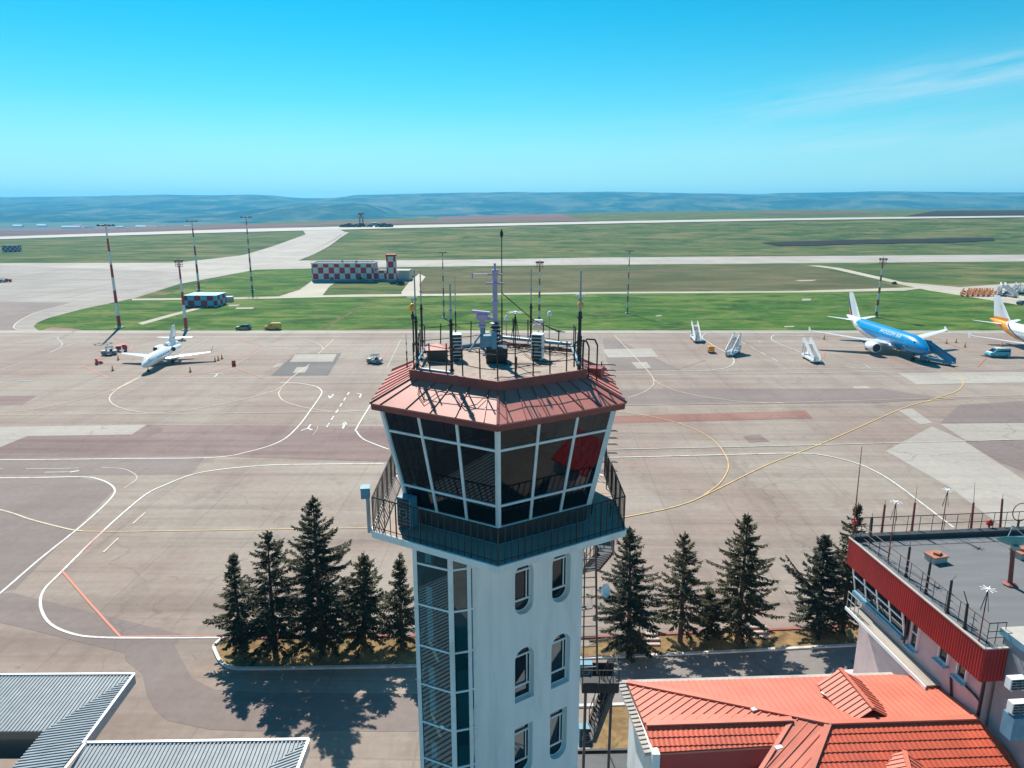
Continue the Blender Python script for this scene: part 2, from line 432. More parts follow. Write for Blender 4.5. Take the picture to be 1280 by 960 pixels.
# --- far fields
sheet('brown_field', [(-500, 306), (0, 296.2), (300, 288.5), (430, 281.3), (560, 279.2), (735, 276.6), (700, 267.5), (560, 270), (545, 276), (400, 278), (330, 281), (180, 283.5), (0, 285), (-500, 291)], M['field_brown'], .05, GT)
sheet('ploughed_field', [(1130, 271), (1450, 269), (1450, 261.5), (1170, 263.6)], M['field_dark'], .05, GT)
sheet('brown_field', [(960, 268.2), (1100, 267.5), (1080, 265.5), (940, 266.6)], M['field_brown'], .1, GT)
sheet('runway', [(-700, 313), (0, 299.6), (180, 294), (378, 288.8), (540, 285.0), (640, 282.6), (960, 276.4), (1280, 272.2), (1900, 264.5), (1900, 262.3), (1280, 270.2), (960, 273.9), (640, 279.6), (540, 281.4), (300, 286.8), (180, 290.6), (0, 296.4), (-700, 309)], M['slabfar'], .25, GT)
sheet('taxiway', [(-60, 329.3), (221, 328.3), (300, 319.6), (345, 307), (382, 293.5), (378, 288), (425, 287.6), (432, 290.6), (417, 300), (402, 308), (378, 318), (356, 325.8), (560, 325), (740, 322), (1280, 318.2), (1900, 314), (1900, 322), (1280, 326.7), (740, 331), (560, 333), (440, 334.5), (320, 337), (224, 355), (224, 340)], M['slab'], .012, GT)
sheet('taxiway_edge', [(355, 326.1), (378, 318), (403, 307.8), (418, 300), (432, 290.8), (437, 290.6), (424, 299), (412, 308), (392, 318), (372, 326)], M['apron_light'], .03, GT)
sheet('ploughed_strip', [(951, 304), (985, 302.6), (1069, 300.2), (1130, 299.4), (1242, 297.7), (1243, 301), (1190, 303.5), (1077, 305.4), (1010, 307.6), (976, 308)], M['field_dark'], .1, GT)
# --- grass zones
sheet('near_grass', [(-60, 415), (2000, 415), (2000, 362), (1280, 362), (740, 366), (330, 372.5), (160, 374.5), (-60, 377)], M['grass_near'], .004)
sheet('near_grass', [(224, 362), (310, 337.5), (440, 335), (430, 352), (395, 352), (350, 369.5), (200, 372)], M['grass_near'], .004)
sheet('olive_grass', [(500, 336), (740, 333), (1000, 331), (1070, 345), (1130, 360), (740, 364.3), (520, 367), (510, 350)], M['grass_olive'], .004)
# --- aprons
sheet('side_apron', [(-500, 329.6), (-60, 329.3), (224, 340), (224, 355), (167, 373), (104, 386), (62, 397), (47, 403), (42, 408), (50, 415), (-500, 415)], M['leftslab'], .010)
sheet('side_apron_patch', [(-500, 372), (90, 378), (40, 391), (18, 404), (20, 414.7), (-500, 414.7)], M['apron_dark'], .016)
FARY = G(640, 415).y
sheet('apron', [(-420, -60, 0), (420, -60, 0), (420, FARY, 0), (-420, FARY, 0)], M['apron'], .004, world=True)
PK = [0]
def patch(px, m, k=0):
    PK[0] += 1; sheet('apron_patch', px, M[m], .008+.0012*PK[0])
patch([(-300, 497), (46, 495), (27, 506.5), (-300, 509)], 'apron_red')
patch([(-200, 537), (0, 533.6), (183, 531), (165, 543), (34, 545), (0, 559), (-200, 562)], 'apron_light')
patch([(34, 545.3), (165, 543.2), (184, 531), (620, 533.6), (632, 578), (470, 577), (257, 570.4), (0, 572.4), (-200, 573), (-200, 562.3), (0, 559.3)], 'apron_red')
patch([(-300, 573.6), (0, 572.9), (257, 571), (240, 592), (150, 594), (0, 593), (-300, 594)], 'apron_dark', 1)
patch([(-400, 598), (100, 597), (140, 604), (143, 612), (100, 655), (20, 735), (-30, 752), (-400, 800)], 'apron_grey' if 0 else 'apron_dark')
patch([(-200, 700), (0, 742), (15, 741), (227, 793), (218, 806), (226, 822), (240, 848), (268, 862), (330, 866), (620, 868), (620, 915), (315, 914), (262, 912), (210, 901), (194, 888), (183, 868), (178, 842), (157, 826), (155, 816), (125, 809), (33, 786), (-20, 774), (-200, 745)], 'apron_dark')
patch([(370, 442), (427, 441.5), (410, 469.5), (338, 470)], 'apron_grey')
patch([(369, 443), (421, 442.6), (416, 452), (362, 452.4)], 'apron_light', 1)
patch([(371, 459), (386, 458.6), (381, 465.6), (366, 466)], 'apron_light', 1)
patch([(345, 455), (355, 453), (350, 458), (340, 460)], 'apron_light', 0)
patch([(753, 424), (770, 424), (850, 462), (765, 463), (758, 450)], 'apron_dark')
patch([(753, 436.5), (814, 435.6), (823, 446), (760, 446.8)], 'apron_light', 1)
patch([(789, 453), (808, 452.6), (814, 460), (797, 461)], 'apron_light', 1)
patch([(640, 522), (774, 520), (1007, 513.2), (1016, 523), (778, 529), (640, 531)], 'apron_rust')
patch([(1175, 530), (1500, 527), (1500, 549), (1207, 550.6)], 'apron_light')
patch([(1122, 512.5), (1140, 510.6), (1166, 529), (1150, 530.5)], 'apron_light')
patch([(1165, 533), (1205, 551), (1280, 600), (1500, 700), (1500, 760), (1280, 680), (1188, 610), (1107, 564)], 'apron_light')
patch([(1206, 552.5), (1500, 550), (1500, 640), (1280, 590), (1250, 577)], 'apron_dark', 1)
patch([(1065, 483.5), (1084, 482.6), (1097, 491.2), (1076, 492)], 'apron_light')
patch([(1122, 466.5), (1400, 464), (1400, 476), (1211, 479.4), (1146, 481)], 'apron_light')
patch([(1200, 506), (1500, 488), (1500, 527), (1175, 529)], 'apron_dark')
patch([(928, 545), (950, 543.5), (962, 552), (936, 553)], 'apron_red')
patch([(1145, 601), (1290, 571), (1290, 578), (1165, 606)], 'apron_dark', 2) if 0 else None
patch([(290, 646), (318, 632), (352, 632), (330, 648), (300, 656)], 'apron_dark') if 0 else None
patch([(600, 488), (1100, 485.5), (1180, 498), (1100, 503.5), (780, 507), (600, 509)], 'apron_dark') 
patch([(-200, 481), (460, 479.5), (460, 493), (-200, 494)], 'apron_red', 0) if 0 else None
patch([(1000, 420), (1100, 452), (1190, 447), (1230, 418)], 'apron_red') if 0 else None
sheet('grass_kerb_strip', [(-60, 416.6), (2000, 416.6), (2000, 413.2), (-60, 413.2)], M['apron_grey'] if 0 else M['apron_light'], .022)
sheet('red_soil_strip', [(436, 413.0), (520, 413.0), (520, 411.6), (450, 412.2)], M['apron_rust'], .03)
sheet('red_soil_strip', [(52, 413.0), (105, 413.0), (90, 410.6), (64, 409)], M['apron_rust'], .03)
# --- dirt tracks in the grass
sheet('path', [(165, 375.4), (320, 373.6), (409, 371.4), (560, 369.6), (740, 367.2), (1000, 365.6), (1130, 363.4), (1160, 359.5), (1130, 359.6), (1000, 363.6), (740, 365.2), (560, 367.2), (440, 368.2), (320, 371.4), (165, 373.4)], M['dirt'], .024)
sheet('yard', [(349, 370.4), (375, 362), (389.6, 351.5), (421, 352.5), (412, 358), (404, 368), (404, 370.2)], M['dirt'], .028)
sheet('path', [(502, 365), (512, 352), (524, 342), (532, 346), (524, 356), (527, 368), (502, 368.6)], M['dirt'], .028)
sheet('path', [(1010, 332), (1040, 336), (1110, 352), (1160, 363), (1230, 374), (1290, 384), (1500, 400), (1500, 385), (1290, 372), (1260, 367), (1300, 358), (1300, 352), (1200, 359), (1130, 353), (1050, 335), (1025, 332)], M['dirt'], .032)
sheet('path', [(172, 404), (216, 392), (257, 382), (258, 384), (218, 394.6), (178, 406)], M['dirt'], .034)
sheet('wheel_track', [(400, 411), (407, 411), (440, 391), (465, 376), (462, 376), (436, 391)], M['grass_olive'], .026)
for q in ([(296, 384.5), (318, 384.2), (316, 386), (294, 386.2)], [(286, 381), (300, 380.6), (298, 382.2), (286, 382.6)], [(1002, 373.5), (1014, 373.2), (1013, 375.6), (1003, 375.8)], [(820, 394.2), (828, 394), (826, 395.4), (820, 395.6)], [(980, 407.8), (994, 407.4), (992, 408.8), (981, 409)], [(993, 350.2), (1022, 349.6), (1016, 351.2), (1000, 351.6)]):
    sheet('concrete_pad', q, M['slab'], .030)
# --- painted lines
LN = [0]
def cat(pts, n=8):
    P = [pts[0]]+pts+[pts[-1]]; out = []
    for i in range(1, len(P)-2):
        a, b_, c, d = P[i-1:i+3]
        for k in range(n):
            s = k/n
            out.append(.5*((2*b_)+(c-a)*s+(2*a-5*b_+4*c-d)*s*s+(3*b_-a-3*c+d)*s**3))
    return out+[pts[-1]]
def line(px, w=.28, m='pw', smooth=True, dash=None):
    P = [Vector((g.x, g.y, 0)) for g in (G(*p) for p in px)]
    if smooth and len(P) > 2: P = cat(P)
    LN[0] += 1; w *= .66; z = .042+.0005*LN[0]
    mb = MB()
    def ribbon(Q):
        L = []
        for i, p in enumerate(Q):
            d = (Q[min(i+1, len(Q)-1)]-Q[max(i-1, 0)]); d.normalize(); nrm = Vector((-d.y, d.x, 0))
            L.append((p+nrm*w/2, p-nrm*w/2))
        for (a, b_), (c, d) in zip(L, L[1:]):
            mb.face([(b_.x, b_.y, z), (d.x, d.y, z), (c.x, c.y, z), (a.x, a.y, z)])
    if dash:
        on, off = dash; segs = []; d0 = 0
        for a, b_ in zip(P, P[1:]):
            L = (b_-a).length; s = 0
            while s < L:
                ph = (d0+s) % (on+off)
                step = min(L-s, (on-ph) if ph < on else (on+off-ph))
                if step < 1e-4: step = 1e-3
                if ph < on: ribbon([a+(b_-a)*(s/L), a+(b_-a)*((s+step)/L)])
                s += step
            d0 += L
    else: ribbon(P)
    o = mb.build('painted_line', M[m]); o['kind'] = 'structure'
W = line
W([(-200, 575), (0, 575), (150, 573.5), (265, 572), (310, 565), (350, 552), (372, 534), (388, 513), (401, 494), (401.5, 488), (394, 483), (375, 479.4), (350, 478.6)], .32)
W([(-300, 598.5), (0, 597.6), (100, 596.4), (122, 599), (137, 605), (143.5, 612.5), (141, 620), (128, 634), (100, 659), (50, 699), (0, 742), (-60, 790)], .34)
W([(-100, 586.8), (0, 586.4), (60, 586)], .25, 'pf', dash=(4, 3))
W([(60, 586), (136, 585)], .25, 'pf', dash=(4, 3))
W([(136, 584.8), (155, 586.6), (169, 593.5), (170, 600), (155, 611)], .2, 'pf')
W([(56, 590.6), (90, 590.2)], .22, 'pw'); W([(88, 590.4), (99, 588.6)], .5, 'pw')
W([(480, 579.8), (400, 580.5), (340, 581.5), (280, 586.5), (240, 593.5), (205, 607), (186, 616), (165, 632), (130, 663), (95, 697), (70, 722), (57, 735), (51, 748), (52, 763), (62, 779), (84, 790.5), (119, 796.8), (200, 797.6), (330, 797), (520, 797)], .34)
W([(150, 796), (300, 794.6), (520, 794.4)], .16, 'pr')
W([(130, 662), (103, 690)], .2, 'pr')
W([(77.5, 714), (112, 754), (151, 797)], .28, 'pr', False)
W([(-100, 615), (0, 637.4), (40, 650), (85, 661.5), (103, 664)], .34, 'pb'); W([(103, 664.4), (150, 664.8), (250, 663.4), (400, 661), (480, 660)], .2, 'py')
W([(182, 641), (166, 655)], .3, 'pb'); W([(148, 673), (129, 691)], .3, 'pb')
W([(-200, 524), (0, 515), (50, 510.5), (135, 490), (175, 472.5)], .3, 'pb')
W([(188, 463.5), (166, 476), (148, 486), (138, 495), (138, 502), (148, 509), (170, 514.5), (200, 516.5), (240, 512), (290, 502.5), (345, 487.5), (366, 471), (387, 455.5)], .32, 'pb')
W([(352, 485.5), (348.5, 491), (350, 496.5), (356, 502), (372, 507.5), (395, 512), (420, 514.6), (460, 513.6)], .3, 'pb')
W([(398, 442.5), (417, 424.5)], .3, 'pb')
W([(-300, 519), (0, 518.6), (300, 516.4), (470, 513.4)], .25, 'pb')
W([(-300, 474), (0, 473.4), (250, 472.6), (470, 471.6)], .3, 'pf'); W([(-300, 479), (0, 478.4), (350, 478.4), (480, 478)], .3, 'pf')
W([(-300, 421.2), (640, 421.2), (1280, 419), (1700, 418)], .35, 'pf')
W([(464, 505), (446, 535), (446, 540), (454, 549), (470, 556), (486, 562)], .34)
W([(436.5, 490.5), (407, 536.5)], .34, 'pw', dash=(2.2, 1.7))
W([(428.5, 536), (431, 530)], .5); W([(427.6, 531.4), (431.5, 527.6), (433.4, 531)], .4, 'pw', False)
W([(417, 493), (413, 497.6)], .4); W([(411, 495), (412.6, 498.6), (416.6, 497)], .4, 'pw', False)
W([(446, 492), (451.4, 493), (449.6, 497.4)], .4, 'pw', False)
W([(376.5, 538.6), (385, 535.6), (388.4, 531)], .4, 'pw', False); W([(385, 535.8), (390.6, 538)], .4)
W([(391, 544), (396, 537.6), (397, 533)], .12, 'pf')
# stand lines round the left jet
W([(-60, 420), (60, 420.6), (72, 424), (78, 431), (70, 437), (62, 441)], .28, 'pf')
W([(62, 441), (107, 424.5)], .3, 'pf'); W([(28, 454), (0, 463), (-40, 476)], .3, 'pf')
W([(0, 472.5), (60, 465.5), (103, 459), (160, 432)], .22, 'pr'); W([(105, 458), (136, 473.4)], .3, 'pr', False)
W([(142, 423), (166, 430), (163, 437), (110, 452)], .25, 'pr', False)
W([(212, 474), (270, 464), (292, 458), (327, 432), (299, 424.6)], .25, 'pr', False); W([(292, 459), (330, 474)], .22, 'pr')
W([(334, 432), (296, 456)], .2, 'pf'); W([(262, 423), (224, 443), (205, 455), (140, 489)], .28, 'pb')
W([(330, 422), (372, 423.6), (390, 427), (402, 433), (403, 437)], .28, 'pf')
W([(262, 468), (279, 467.4)], .5, 'pf'); W([(272, 467.6), (268, 472)], .5, 'pf'); W([(20, 477), (40, 476.4)], .5, 'pf')
W([(490, 430), (472, 456)], .22, 'pr'); W([(501, 425), (484, 460)], .22, 'pf')
# right half
W([(640, 470.6), (769, 469.3), (1000, 466.6), (1280, 461.8), (1600, 458)], .32, 'pf'); W([(640, 466), (900, 463.5), (1280, 457), (1600, 453)], .28, 'pf')
W([(640, 564), (771, 562), (1000, 557), (1280, 549.6), (1600, 541)], .34, 'pf')
W([(640, 573.6), (774, 572), (940, 568), (1000, 567), (1030, 569.5), (1066, 578), (1093, 589), (1118, 604), (1150, 628), (1192, 660)], .34)
W([(640, 509.5), (778, 507), (980, 503.4), (1130, 499), (1280, 494), (1500, 488)], .26, 'pb')
W([(700, 660), (787, 645.6), (851, 631.6), (893, 613.5), (961, 580.5), (1030, 553.5), (1122, 513.2), (1150, 504), (1172, 500), (1192, 498.6)], .28, 'py')
W([(1155, 503), (1175, 496.5), (1193, 490.5), (1202, 484), (1203.5, 478), (1199, 472), (1184, 465.4)], .32, 'py')
W([(740, 511), (785, 516.4), (829, 524), (868, 537), (893, 552), (906, 568), (910.5, 581), (908, 592), (898, 606), (880, 619)], .26, 'py')
W([(785, 497.4), (800, 492.5), (812, 486), (817.4, 478.5), (814, 469.5), (800, 453), (768, 419.4)], .3, 'pb')
W([(816.5, 474), (826, 481), (842, 487.6), (870, 494.4), (905, 499.8), (935, 503), (980, 504)], .3, 'pb')
W([(1030, 421), (975, 419), (966, 420), (964.5, 424), (972, 429), (1000, 440.4)], .3)
W([(905, 414.5), (885, 416), (878.4, 420), (879, 424), (890, 431), (911, 443), (917.4, 450), (915.5, 456), (906, 460.5), (890, 462.6), (870, 464)], .3)
W([(926, 427.5), (978, 455)], .3, 'pw', dash=(3.4, 3.4)); W([(940, 425.4), (952, 427)], .5, 'pf'); W([(948, 426.4), (951, 428.6)], .5, 'pf')
W([(846, 462), (882, 450)], .22, 'pr')
W([(1013, 446), (1042, 457), (1090, 462)], .26, 'pf'); W([(1068, 454), (1078, 455), (1088, 461)], .34, 'pf')
W([(1160, 420), (1200, 435), (1236, 444), (1222, 459)], .22, 'pr', False); W([(1256, 450), (1276, 457)], .3, 'pf')
W([(1024, 428), (1032, 437), (1030, 447)], .25, 'pr', False)
# left side apron stripe
W([(165, 369), (99, 378.6), (64, 385.5), (47, 391), (28, 399), (18, 407), (20, 411.5), (40, 414.6)], .5, 'pb')
W([(320, 424), (240, 424)], .2, 'pf'); W([(-100, 404), (40, 390), (90, 380)], .3, 'pf')
W([(640, 283.4-.0+50), (700, 331)], .1, 'pf') if 0 else None
# --- planters in front of the tower, service road
def kerbed(px, name, w=.28, h=.13, fill='soil', kmat='kerb'):
    P = [G(*p) for p in px]
    sheet(name, px, M[fill], .05)
def kerb(px, m, w=.26, h=.14, closed=False):
    P = [Vector((g.x, g.y, 0)) for g in (G(*p) for p in px)]
    if len(P) > 3: P = cat(P, 5)
    mb = MB()
    L = []
    for i, p in enumerate(P):
        d = (P[min(i+1, len(P)-1)]-P[max(i-1, 0)]).normalized(); nn = Vector((-d.y, d.x, 0))*w/2
        L.append([p+nn, p-nn, p-nn+Vector((0, 0, h)), p+nn+Vector((0, 0, h))])
    mb.loft([[tuple(q) for q in r] for r in L])
    o = mb.build('kerb', M[m]); o['kind'] = 'structure'
sheet('planting_bed', [(271, 812), (277, 826), (288, 834), (320, 835), (640, 830), (640, 795), (520, 797.6), (330, 798.6), (280, 800)], M['soil'], .05)
kerb([(276, 800), (268, 808), (270, 817), (277, 829), (290, 835.5), (320, 836.6), (420, 835), (640, 831)], 'kerb')
kerb([(276, 800), (340, 798.4), (460, 797), (640, 794.6)], 'kerbred')
sheet('planting_bed', [(700, 824), (757, 822), (920, 814.4), (1130, 803.6), (1130, 781), (1000, 787), (757, 797)], M['soil'], .05)
kerb([(700, 825), (757, 822.5), (920, 815), (1130, 804)], 'kerb'); kerb([(700, 798.6), (757, 796.6), (1000, 786.6), (1130, 780.4)], 'kerbred')
sheet('service_road', [(700, 826), (757, 823.4), (920, 816), (1130, 805), (1180, 850), (1130, 880), (757, 884), (700, 886)], M['road'], .030)
sheet('lawn_patch', [(740, 883), (786, 881), (800, 940), (800, 990), (735, 990)], M['soil'], .055)
kerb([(700, 884), (757, 882.4), (800, 880.6)], 'kerb')
# ------------------------------------------------------------------ light, sky, haze
SAZ, SEL = R(-20), R(48)
sd = Vector((math.sin(SAZ)*math.cos(SEL), math.cos(SAZ)*math.cos(SEL), math.sin(SEL)))
L = bpy.data.lights.new('sun', 'SUN'); L.energy = 5.0; L.angle = R(.55); L.color = (1, .93, .83)
so = bpy.data.objects.new('sun', L); COL.objects.link(so); so.location = sd*400; so.rotation_euler = sd.to_track_quat('Z', 'Y').to_euler()
wd = bpy.data.worlds.new('World'); scene.world = wd; wd.use_nodes = True
t = wd.node_tree; bg = t.nodes['Background']
sky = _n(t, 'ShaderNodeTexSky', sky_type='NISHITA'); sky.sun_disc = False
sky.sun_elevation = SEL; sky.sun_rotation = SAZ; sky.air_density = 1.0; sky.dust_density = .35; sky.ozone_density = 2.0; sky.altitude = 100
hs = _n(t, 'ShaderNodeHueSaturation'); hs.inputs['Saturation'].default_value = 1.42
t.links.new(mix(t, 1.0, sky.outputs[0], (.56, 1.13, 1.13), 'MULTIPLY'), hs.inputs['Color'])
tc = _n(t, 'ShaderNodeTexCoord'); sp = _n(t, 'ShaderNodeSeparateXYZ'); t.links.new(tc.outputs['Generated'], sp.inputs[0])
az = math_(t, 'ARCTAN2', sp.outputs[0], sp.outputs[1]); el = math_(t, 'ARCSINE', sp.outputs[2])
cb = _n(t, 'ShaderNodeCombineXYZ'); t.links.new(math_(t, 'MULTIPLY', az, 5.0), cb.inputs[0])
t.links.new(math_(t, 'MULTIPLY_ADD', el, 60.0, math_(t, 'MULTIPLY', az, -7.0)), cb.inputs[1])
cn = noise_(t, cb.outputs[0], 1.1, 7, .62, .5)
big = noise_(t, tc.outputs['Generated'], 2.2, 2)
def bell(x, c, w): 
    d = math_(t, 'DIVIDE', math_(t, 'SUBTRACT', x, c), w)
    return math_(t, 'POWER', 2.718, math_(t, 'MULTIPLY', math_(t, 'MULTIPLY', d, d), -1.0))
m1 = math_(t, 'MULTIPLY', bell(az, .50, .2), bell(math_(t, 'MULTIPLY_ADD', az, -.10, el), .086, .022))
m2 = math_(t, 'MULTIPLY', math_(t, 'MULTIPLY', bell(az, .50, .2), bell(math_(t, 'MULTIPLY_ADD', az, -.05, el), .052, .014)), .6)
m3 = math_(t, 'MULTIPLY', bell(el, .05, .07), .14)
cm = math_(t, 'MULTIPLY', math_(t, 'ADD', math_(t, 'ADD', m1, m2), m3), ramp(t, cn, [(.34, 0.0), (.72, 1.0)]), None, True)
c0 = mix(t, math_(t, 'MULTIPLY', bell(el, -.03, .15), .72), hs.outputs[0], (6.2, 8.8, 10.4))
c1 = mix(t, math_(t, 'MULTIPLY', cm, .62), c0, (7.2, 8.6, 9.4))
t.links.new(c1, bg.inputs['Color']); bg.inputs['Strength'].default_value = .069
mb = MB(); mb.box((0, 4550, 65), (14600, 9700, 270))
hz = mb.build('haze', bpy.data.materials.new('haze_air')); hz['kind'] = 'stuff'
m = hz.data.materials[0]; m.use_nodes = True; t = m.node_tree; t.nodes.remove(t.nodes['Principled BSDF'])
pv = _n(t, 'ShaderNodeVolumePrincipled'); pv.inputs['Color'].default_value = (.13, .60, 1.0, 1); pv.inputs['Density'].default_value = .00012
pv.inputs['Anisotropy'].default_value = .2
t.links.new(pv.outputs[0], t.nodes['Material Output'].inputs['Volume'])
cam = bpy.data.cameras.new('camera'); cam.sensor_width = 36; cam.lens = F/1280*36; cam.clip_start = .3; cam.clip_end = 30000
co = bpy.data.objects.new('camera', cam); COL.objects.link(co); co.location = EYE; co.rotation_euler = (R(90)-PITCH, 0, 0); scene.camera = co
scene.view_settings.view_transform = 'Standard'; scene.view_settings.look = 'None'; scene.view_settings.gamma = 1; scene.view_settings.exposure = .55
scene.render.resolution_x, scene.render.resolution_y = 1024, 768
scene.cycles.max_bounces = 6; scene.cycles.transparent_max_bounces = 10; scene.cycles.volume_bounces = 1; scene.cycles.use_denoising = True
# ================================================================== CONTROL TOWER
TC = Vector((-.42, 22.1, 0)); ROT = R(.5)
def hexp(r, z, k):
    a = R(60*k)+ROT
    return Vector((TC.x+r*math.sin(a), TC.y-r*math.cos(a), z))
def hexr(r, z): return [hexp(r, z, k) for k in range(6)]
def lerp(a, b, s): return a+(b-a)*s
tower = thing('control_tower', 'white airport control tower with tinted outward leaning glass cab and weathered red roof', 'control tower', (TC.x, TC.y, 0))
# --- shaft: front wall plane with real openings
A0 = G(591.5, 700, 23.2); A0.z = 0
wd_ = Vector((math.cos(R(33.5)), math.sin(R(33.5)), 0)); wn = Vector((wd_.y, -wd_.x, 0))   # outward normal (towards right-front)
def wsz(px, py):
    P = onplane(px, py, A0, wn); return (P-A0).dot(wd_), P.z
def wp(s, z, d=0.0): return A0+wd_*s+wn*d+Vector((0, 0, z))
SW = wsz(729, 690)[0]
# ladder-free window outlines: (px extents x0, x1, y0, y1 of the reveal, shape)
def ext(cx0, cx1, cy0, cy1):
    f = .2917; return (490+cx0*f, 490+cx1*f, 680+cy0*f, 680+cy1*f)
WINS = [(ext(527, 607, 82, 300), 'pill'), (ext(687, 765, 32, 248), 'pill'), (ext(527, 608, 445, 668), 'arch'), (ext(683, 762, 387, 605), 'arch'),
        (ext(525, 602, 778, 990), 'cup'), (ext(677, 748, 712, 918), 'cup')]
holes = []
for (x0, x1, y0, y1), kind in WINS:
    xm, ym = (x0+x1)/2, (y0+y1)/2
    s0, s1 = wsz(x0, ym)[0], wsz(x1, ym)[0]; z1, z0 = wsz(xm, y0)[1], wsz(xm, y1)[1]
    holes.append([s0, s1, z0, z1, kind])
# further storeys below the frame carry on at the same spacing
dz = holes[2][3]-holes[0][3]
for k in (1, 2, 3):
    for i in (4, 5):
        h = holes[i][:]; h[2] += dz*k; h[3] += dz*k; holes.append(h)
def outline(s0, s1, z0, z1, kind, inset=0.0):
    s0 += inset; s1 -= inset; z0 += inset; z1 -= inset
    r = (s1-s0)/2; c = (s0+s1)/2; P = []
    if kind in ('pill', 'cup'): P += [(c-r*math.cos(a), z0+r-r*math.sin(a)) for a in [math.pi*i/12 for i in range(13)]]
    else: P += [(s0, z0), (s1, z0)]
    if kind in ('pill', 'arch'): P += [(c+r*math.cos(a), z1-r+r*math.sin(a)) for a in [math.pi*i/12 for i in range(13)]]
    else: P += [(s1, z1), (s0, z1)]
    return P
bm = bmesh.new(); ed = []
def loop2(P):
    vs = [bm.verts.new(wp(s, z)) for s, z in P]
    return [bm.edges.new((a, b)) for a, b in zip(vs, vs[1:]+vs[:1])]
ed += loop2([(0, 0), (SW, 0), (SW, 24.2), (0, 24.2)])
for h in holes: ed += loop2(outline(*h))
bmesh.ops.triangle_fill(bm, edges=ed, use_beauty=True, normal=wn)
mb = MB()
for f in bm.faces: mb.face([v.co.copy() for v in f.verts])
bm.free()
DEP = .26
for h in holes:
    P = outline(*h)
    for a, b_ in zip(P, P[1:]+P[:1]):
        mb.face([wp(*a), wp(*b_), wp(*b_, -DEP), wp(*a, -DEP)])
bk = wn*-4.4
c = [wp(0, 0), wp(SW, 0), wp(SW, 0)+bk, wp(0, 0)+bk]
for a, b_ in ((1, 2), (2, 3), (3, 0)):
    mb.face([c[a], c[b_], c[b_]+Vector((0, 0, 24.2)), c[a]+Vector((0, 0, 24.2))])
mb.build('wall', M['white'], tower)
for h in holes:
    P0 = outline(*h); fr = MB(); s0, s1, z0, z1, kind = h
    P1 = outline(s0, s1, z0, z1, kind, .055)
    for (a, b_, c_, d_) in zip(P0, P0[1:]+P0[:1], P1[1:]+P1[:1], P1):
        fr.face([wp(*a, -DEP+.04), wp(*b_, -DEP+.04), wp(*c_, -DEP+.04), wp(*d_, -DEP+.04)])
    hh = z1-z0; r = (s1-s0)/2
    za, zb = z0+hh*.235, z1-hh*.19
    for z in (za, zb): fr.bar(wp(s0+.03, z, -DEP+.05), wp(s1-.03, z, -DEP+.05), .05, .06)
    fr.bar(wp(s1-.16, za, -DEP+.05), wp(s1-.16, zb, -DEP+.05), .04, .05)
    w = fr.build('window', M['white_metal'], tower)
    pn = MB(); pn.face([wp(*p, -DEP+.015) for p in P0])
    pn.build('pane', M['winglass'], w)
    ds = MB(); ds.face([wp(*p, -DEP-.5) for p in outline(s0-.1, s1+.1, z0-.1, z1+.1, 'x')])
    ds.build('blind', M['brownred'], w)
# --- glazed stair bay
Z0 = 23.0
bL, bC, bR = G(518.8, 702.8, Z0), G(563, 713, Z0), G(586, 709.8, Z0)
for p in (bL, bC, bR): p.z = 0
bB = bL+Vector((.12, 1.1, 0)); bW = wp(0, 0)+wn*.02
bay = [bB, bL, bC, bR, bW]
tr = [wsz(0, 0)[1]*0+z for z in ()]
# transom heights read along the corner post
def cz(py): return onplane(564, py, bC, Vector((0, -1, 0))).z
TZ = [cz(y) for y in (713, 765, 817, 866, 914, 960)]
st = TZ[-2]-TZ[-1]
while TZ[-1] > 1.0: TZ.append(TZ[-1]-st)
fr = MB(); gl = MB()
for a, b_ in zip(bay, bay[1:]):
    gl.face([a, b_, b_+Vector((0, 0, 24.18)), a+Vector((0, 0, 24.18))])
    for z in TZ: fr.bar(a+Vector((0, 0, z)), b_+Vector((0, 0, z)), .07, .06)
for p, w in zip(bay, (.1, .13, .16, .12, .1)): fr.bar(p, p+Vector((0, 0, 24.19)), w, w)
fo = fr.build('stair_bay_frame', M['white_metal'], tower)
gl.build('stair_bay_glass', M['bayglass'], tower)
inn = MB()
inn.prism([(p.x, p.y) for p in [bB+Vector((.2, .4, 0)), lerp(bL, bB, .8)+Vector((.4, .1, 0)), bW+Vector((-.2, .9, 0)), bW+Vector((0, 1.4, 0))]], 0, 24.1)
for i, z in enumerate(TZ):
    if i % 2 == 0: inn.prism([(p.x, p.y) for p in [bB+Vector((.1, .1, 0)), bL+Vector((.15, .15, 0)), bC+Vector((0, .3, 0)), bR+Vector((0, .3, 0)), bW+Vector((0, .3, 0))]], z-.9, z-.65)
inn.build('stair_core', M['brownred'], tower)
# --- balcony
mb = MB(); ZB = 24.42
ot, ob, it = hexr(4.5, ZB), hexr(4.46, ZB-.23), hexr(3.9, ZB-.42)
mb.loft([it, ob, ot])
mb.build('balcony_slab', [M['white']], tower)
mb = MB()
for k in range(6):
    a, b_ = hexp(4.42, ZB+.004, k), hexp(4.42, ZB+.004, (k+1) % 6); c_, d_ = hexp(3.2, ZB+.004, (k+1) % 6), hexp(3.2, ZB+.004, k)
    mb.face([a, b_, c_, d_])
mb.build('balcony_floor', M['balcony'], tower)
def railing(r, z, h, n, mids, m, name, rr=.022, pr=.014, mesh=False, ends=.03):
    mb = MB()
    for k in range(6):
        a, b_ = hexp(r, z, k), hexp(r, z, (k+1) % 6); up = Vector((0, 0, h))
        mb.tube(a+up, b_+up, rr, n=5)
        for f in mids: mb.tube(a+up*f, b_+up*f, pr, n=4)
        for i in range(n):
            q = lerp(a, b_, i/n)
            big = i % 4 == 0
            mb.tube(q, q+up, rr if big else pr, n=4)
    return mb.build(name, M[m], tower)
railing(4.40, ZB, 1.08, 20, (.1,), 'black', 'balcony_railing')
